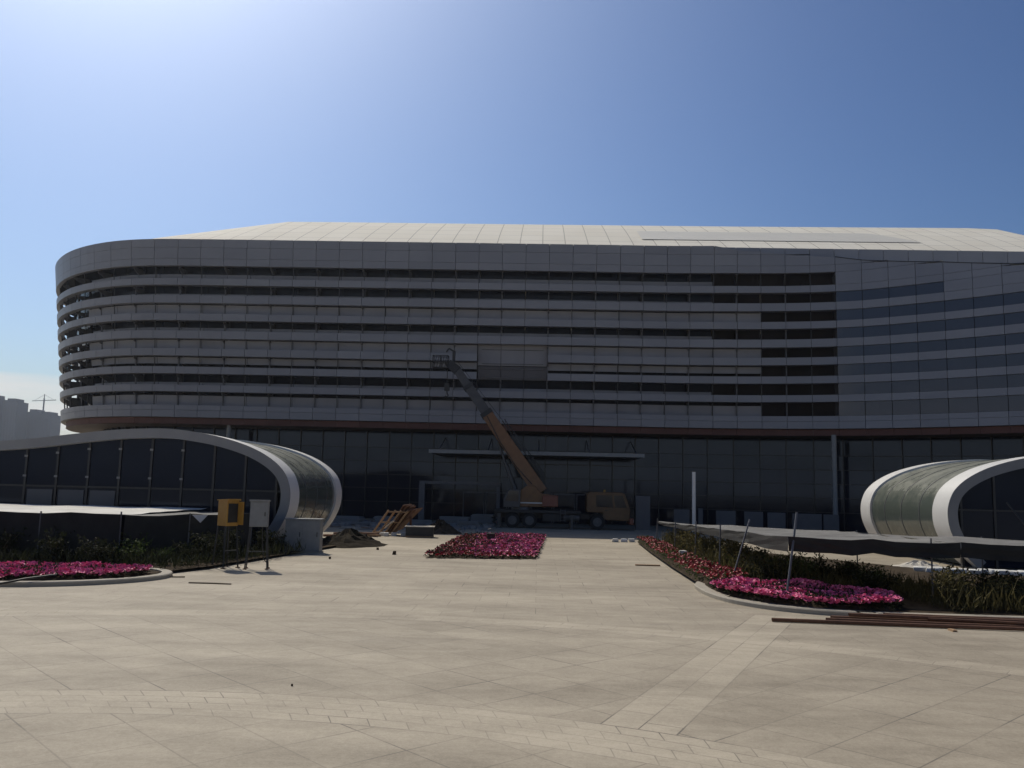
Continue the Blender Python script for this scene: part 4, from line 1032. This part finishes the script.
# bundles of facade panels lying in the building's shadow
pos = [(-14.5, 66, 2.2, .5), (-11.5, 67.5, 2.6, .6), (-9.0, 64.5, 2.0, .4), (-6.6, 68.0, 2.2, .7), (-5.2, 64.8, 1.6, .45), (-17.5, 67, 2.4, .5), (-12.6, 62.6, 1.8, .3), (-4.3, 69.5, 1.8, .8)]
for k, (x, y, wd, h) in enumerate(pos):
    E_ = empty('panel_bundle', (x, y, 0), 'bundle of grey facade panels lying in the shade before the entrance', 'panel bundle', 'panel bundles in the shade', rnd.uniform(-.3, .3))
    nl = int(h/0.1)
    for j_ in range(nl):
        MB().rbox((rnd.uniform(-.1, .1), rnd.uniform(-.1, .1), 0.13+j_*0.095), (wd+rnd.uniform(-.2, .2), 0.9, 0.07), (0, 0, rnd.uniform(-.06, .06))).build('panel', 'spandrel' if (k+j_) % 3 == 0 else 'greymetal', E_)
    MB().box(-wd*.35, -wd*.35+0.1, -0.42, 0.42, 0, 0.085).box(wd*.3, wd*.3+0.1, -0.42, 0.42, 0, 0.085).build('batten', 'wood', E_)
mb = MB()
for k in range(260):
    s_ = rnd.uniform(.08, .35); q = stone((rnd.uniform(-19, -3.5), rnd.gauss(63.5, 2.4), 0), (s_*1.5, s_, s_*.7), rnd); mb.add(q.v, q.f)
tag(mb.build('rubble', 'rubble'), 'scattered rubble and offcuts in the shade before the entrance', 'rubble', None, 'stuff')
for k in range(34):
    x, y, ln = rnd.uniform(-17, -3.6), rnd.gauss(61.5, 4.2), rnd.uniform(0.8, 2.8)
    y = min(max(y, 52.5), 70)
    if -10.5 < x < -5.5 and y < 57.5: continue
    o = MB().rbox((0, 0, 0.05), (ln, rnd.uniform(.06, .22), rnd.uniform(.04, .09)), (0, R(rnd.uniform(-1, 1)), 0)).build('loose_plank', rnd.choice(['wood', 'ply', 'greymetal', 'palewood'])); o.location = (x, y, 0.0); o.rotation_euler = (0, 0, rnd.uniform(-.9, .9))
    tag(o, 'loose plank dropped among the building debris before the entrance', 'plank', 'loose planks among the debris')
# upright boards and the grey block by the truck
E_ = empty('hoarding_block', (8.05, 66.2, 0), 'grey upright panelled block right of the crane truck', 'barrier', None, 0)
MB().box(-0.55, 0.55, -0.3, 0.3, 0.06, 2.62).build('body', 'darkgrey', E_, bevel=0.02)
MB().box(-0.62, 0.62, -0.36, 0.36, 0, 0.058).build('base', 'kerb', E_)
for k, (x, wd, h) in enumerate([(11.5, 1.25, 1.62), (13.0, 0.35, 1.75), (15.0, 1.55, 1.60), (17.2, 1.5, 1.58), (19.0, 1.4, 1.55), (21.4, 2.3, 1.52), (24.2-.9, 1.2, 1.5)]):
    E_ = empty('upright_board', (x, 69.0, 0), 'grey board standing on edge in the row before the glass wall', 'board', 'grey boards along the glass wall', rnd.uniform(-.08, .08))
    MB().box(-wd/2, wd/2, -0.04, 0.04, 0.05, h).build('board', 'darkgrey', E_)
    for s_ in (-1, 1): MB().box(s_*wd*.35-0.05, s_*wd*.35+0.05, -0.3, 0.3, 0, 0.048).build('foot', 'steel', E_)
E_ = empty('white_post', (10.4, 57.5, 0), 'tall slender white post standing alone beyond the right net', 'post')
MB().tube([(0, 0, 0.3), (0, 0, 4.35)], 0.12, 16).build('shaft', 'white', E_, smooth=True)
MB().tube([(0, 0, 0), (0, 0, 0.3)], 0.18, 16).build('base', 'black', E_)
for k, (a, b) in enumerate([((20.2, 33.5, 0), (18.9, 35.2, 2.9)), ((19.6, 33.8, 0), (20.6, 34.6, 2.2)), ((20.0, 33.2, 0), (20.0, 33.9, 2.5))]):
    o = MB().tube([Vector(q)-Vector((a[0], a[1], 0)) for q in (a, b)], 0.035, 8).build('leaning_pole', 'black'); o.location = (a[0], a[1], 0)
    tag(o, ['longest dark pole leaning left before the right pavilion', 'dark pole leaning right before the right pavilion', 'short dark pole leaning backwards before the right pavilion'][k], 'pole')

# steel pipes in front of the right bed
rnd = random.Random(31)
pipes = [((5.6, 20.85), (13.6, 20.25), 0.045, 0.05), ((7.2, 21.5), (15.5, 20.75), 0.05, 0.05), ((7.0, 21.25), (15.2, 20.55), 0.04, 0.04), ((8.2, 21.62), (16.5, 20.95), 0.055, 0.055), ((7.6, 21.4), (15.8, 20.66), 0.045, 0.145), ((8.5, 21.56), (16.2, 20.86), 0.04, 0.15), ((9.4, 21.2), (14.8, 20.45), 0.035, 0.12)]
for k, (a, b, r_, z) in enumerate(pipes):
    c = Vector(((a[0]+b[0])/2, (a[1]+b[1])/2, 0)); A = Vector((a[0], a[1], z))-c; B = Vector((b[0], b[1], z+0.02))-c
    mb = MB().tube([A, A.lerp(B, .5)+Vector((0, 0, -0.01)), B], r_, 12, cap=False)
    mb.tube([B+(A-B).normalized()*0.01, A+(B-A).normalized()*0.01], r_*0.8, 12, cap=False)
    o = mb.build('steel_pipe', 'rust', smooth=True); o.location = c
    if k == 0: tag(o, 'rusty steel pipe lying nearest, its left end sticking out furthest', 'pipe', 'rusty pipes by the right bed')
    else: tag(o, 'rusty steel pipe in the loose bundle along the right kerb', 'pipe', 'rusty pipes by the right bed')
for k, x in enumerate((9.5, 12.0)):
    o = MB().box(-0.06, 0.06, -0.42, 0.42, 0, 0.0).v and MB().rbox((0, 0, 0.02), (0.1, 0.25, 0.04)).build('timber_block', 'wood'); o.location = (x, 20.2-(x-9.5)*0.02, 0); tag(o, ['timber block under the left half of the pipe bundle', 'timber block under the right half of the pipe bundle'][k], 'timber block')

# white sacks and a sand heap lit by the sun beyond the right net
mound('sand_heap', 16.2, 37.2, 1.5, 1.0, 0.35, 'palewood', 'flat pale sand heap seen under the right net', 'sand heap', 5)
for k in range(14):
    o = stone((0, 0, 0), (0.75, 0.5, 0.28), rnd).build('sack', 'bag', bevel=0.06, smooth=True); o.location = (15.4+k*0.36+rnd.uniform(-.1, .1), 35.2-k*0.1+rnd.uniform(-.3, .3), 0.0); o.rotation_euler = (0, 0, rnd.uniform(0, 3))
    tag(o, 'white sack lying in the sunlit row beyond the right net', 'sack', 'white sacks beyond the right net')
for k in range(3):
    o = stone((0, 0, 0), (0.45, 0.35, 0.2), rnd).build('sack', 'bag', bevel=0.04, smooth=True); o.location = (4.6+k*0.5, 50.8+0.2*k, 0); tag(o, 'small white bundle at the far end of the red flower border', 'sack', 'white bundles at the border end')
o = stone((0, 0, 0), (0.4, 0.3, 0.42), rnd).build('plastic_bag', 'bag', bevel=0.05, smooth=True); o.location = (6.3, 37.5, 0.1); tag(o, 'crumpled white plastic bag caught in the red flower border', 'bag')

# hose over the left kerb, twigs and stones on the paving
o = MB().tube([(-18.2, 21.6, 0.03), (-16, 22.4, 0.03), (-14.9, 22.9, 0.04), (-14.3, 23.15, 0.15), (-14.0, 23.35, 0.22), (-13.6, 24.2, 0.26)], 0.03, 8).build('hose', 'hose', smooth=True)
tag(o, 'dark hose running over the left kerb into the petunias', 'hose')
for k, (a, b, lab) in enumerate([((-10.2, 25.2), (-8.9, 25.1), 'thin dark stick on the paving below the grey electrical box'), ((-12.6, 26.2), (-10.9, 26.6), 'long thin lath lying on the paving below the yellow electrical box')]):
    c = Vector(((a[0]+b[0])/2, (a[1]+b[1])/2, 0))
    o = MB().tube([Vector((a[0], a[1], .02))-c, Vector((c.x+.1, c.y+.06, .02))-c, Vector((b[0], b[1], .025))-c], 0.02, 6).build('stick', 'stem'); o.location = c; tag(o, lab, 'stick')
o = MB().rbox((0, 0, 0.03), (1.0, 0.12, 0.05)).build('plank', 'wood'); o.location = (4.5, 35.2, 0); tag(o, 'short flat plank lying on the paving left of the red flower border', 'plank')
for k, (x, y, s_) in enumerate([(-6.2, 37.5, .15), (-7.4, 40, .1), (-8.3, 34.5, .09), (2.3, 21.2, 0), (2.5, 21.15, 0), (-3.6, 13.0, .03), (-1.1, 42.0, 0.0)]):
    if s_ == 0: continue
    o = stone((0, 0, 0), (s_, s_, s_*1.1), rnd).build('stone', 'mound'); o.location = (x, y, 0.0)
    tag(o, ['dark stone on the paving left of the central flower bed', 'small stone near the soil mound on the paving', 'small stone on the paving right of the utility cabinet', 'small stone on the diagonal paver path', 'smaller stone beside another on the diagonal paver path', 'tiny dark pebble on the near curved paver band'][k], 'stone')
E_ = empty('bucket', (-2.5, 46.5, 0.0), 'dark bucket standing among the central bed flowers', 'bucket')
MB().tube([(0, 0, 0.0), (0, 0, 0.55)], [0.16, 0.24], 16).build('body', 'black', E_, smooth=True)
MB().tube([(-0.24, 0, 0.53), (-0.16, 0, 0.74), (0, 0, 0.8), (0.16, 0, 0.74), (0.24, 0, 0.53)], 0.012, 6).build('handle', 'steel', E_)

# ------------------------------------------------------------------ far city: hazy apartment towers
def tower(x, y, wd, d_, h, label, steps):
    E_ = empty('apartment_tower', (x, y, 0), label, 'tower block')
    MB().box(-wd/2, wd/2, 0, d_, 0, h).build('wall', 'tower', E_)
    for a, b, hh in steps: MB().box(a*wd, b*wd, 2, d_-2, h+0.01, h+hh).build('roof_block', 'tower', E_)
    nb = 5; nf = int(h/3.2)
    for i in range(nb):
        mb = MB(); x0 = -wd/2+(i+0.22)*wd/nb
        mb.box(x0, x0+wd/nb*0.56, -0.25, -0.05, 1.0, nf*3.2-0.8)
        mb.build('window_strip', 'towerwin', E_)
tower(-594, 900, 18, 20, 86, 'tallest hazy apartment tower at the left edge of the photo', [(-0.25, 0.15, 4.5)])
tower(-577, 906, 16, 20, 84, 'hazy apartment tower just right of the tallest one', [(-0.3, 0.25, 3.5)])
tower(-568, 930, 18, 20, 75, 'lower hazy apartment tower under the tower crane', [(-0.15, 0.3, 3)])
tower(-624, 905, 30, 20, 86, 'hazy apartment tower cut off by the left edge of the photo', [(-0.3, 0.3, 4)])
tower(-551, 925, 19, 20, 72, 'rightmost hazy apartment tower beside the hall', [(-0.05, 0.35, 3.2)])
E_ = empty('tower_crane', (-572, 960, 0), 'tiny far tower crane above the hazy apartment towers', 'tower crane')
MB().beam((0, 0, 0), (0, 0, 93), 1.2, 1.2).build('mast', 'steel', E_)
MB().beam((-14, 0, 90), (14, 0, 91.5), 0.7, 0.7).beam((0, 0, 93), (0, 0, 98), 0.7, 0.7).beam((0, 0, 97.5), (11, 0, 91.9), 0.2, 0.2).beam((0, 0, 97.5), (-11, 0, 90.8), 0.2, 0.2).build('jib', 'steel', E_)

# ------------------------------------------------------------------ air
m = bpy.data.materials.new('haze_air'); m.use_nodes = True; t = m.node_tree; t.nodes.clear()
o_ = t.nodes.new('ShaderNodeOutputMaterial'); pv = t.nodes.new('ShaderNodeVolumePrincipled')
pv.inputs['Color'].default_value = (0.86, 0.9, 0.97, 1); pv.inputs['Density'].default_value = 0.00022; pv.inputs['Anisotropy'].default_value = 0.75
t.links.new(pv.outputs[0], o_.inputs['Volume']); MT['haze'] = m
hz = MB().box(-900, 900, -120, 1100, -1.1, 130).build('haze', 'haze')
tag(hz, 'thin pale haze filling the air out to the far towers', 'haze', None, 'stuff')
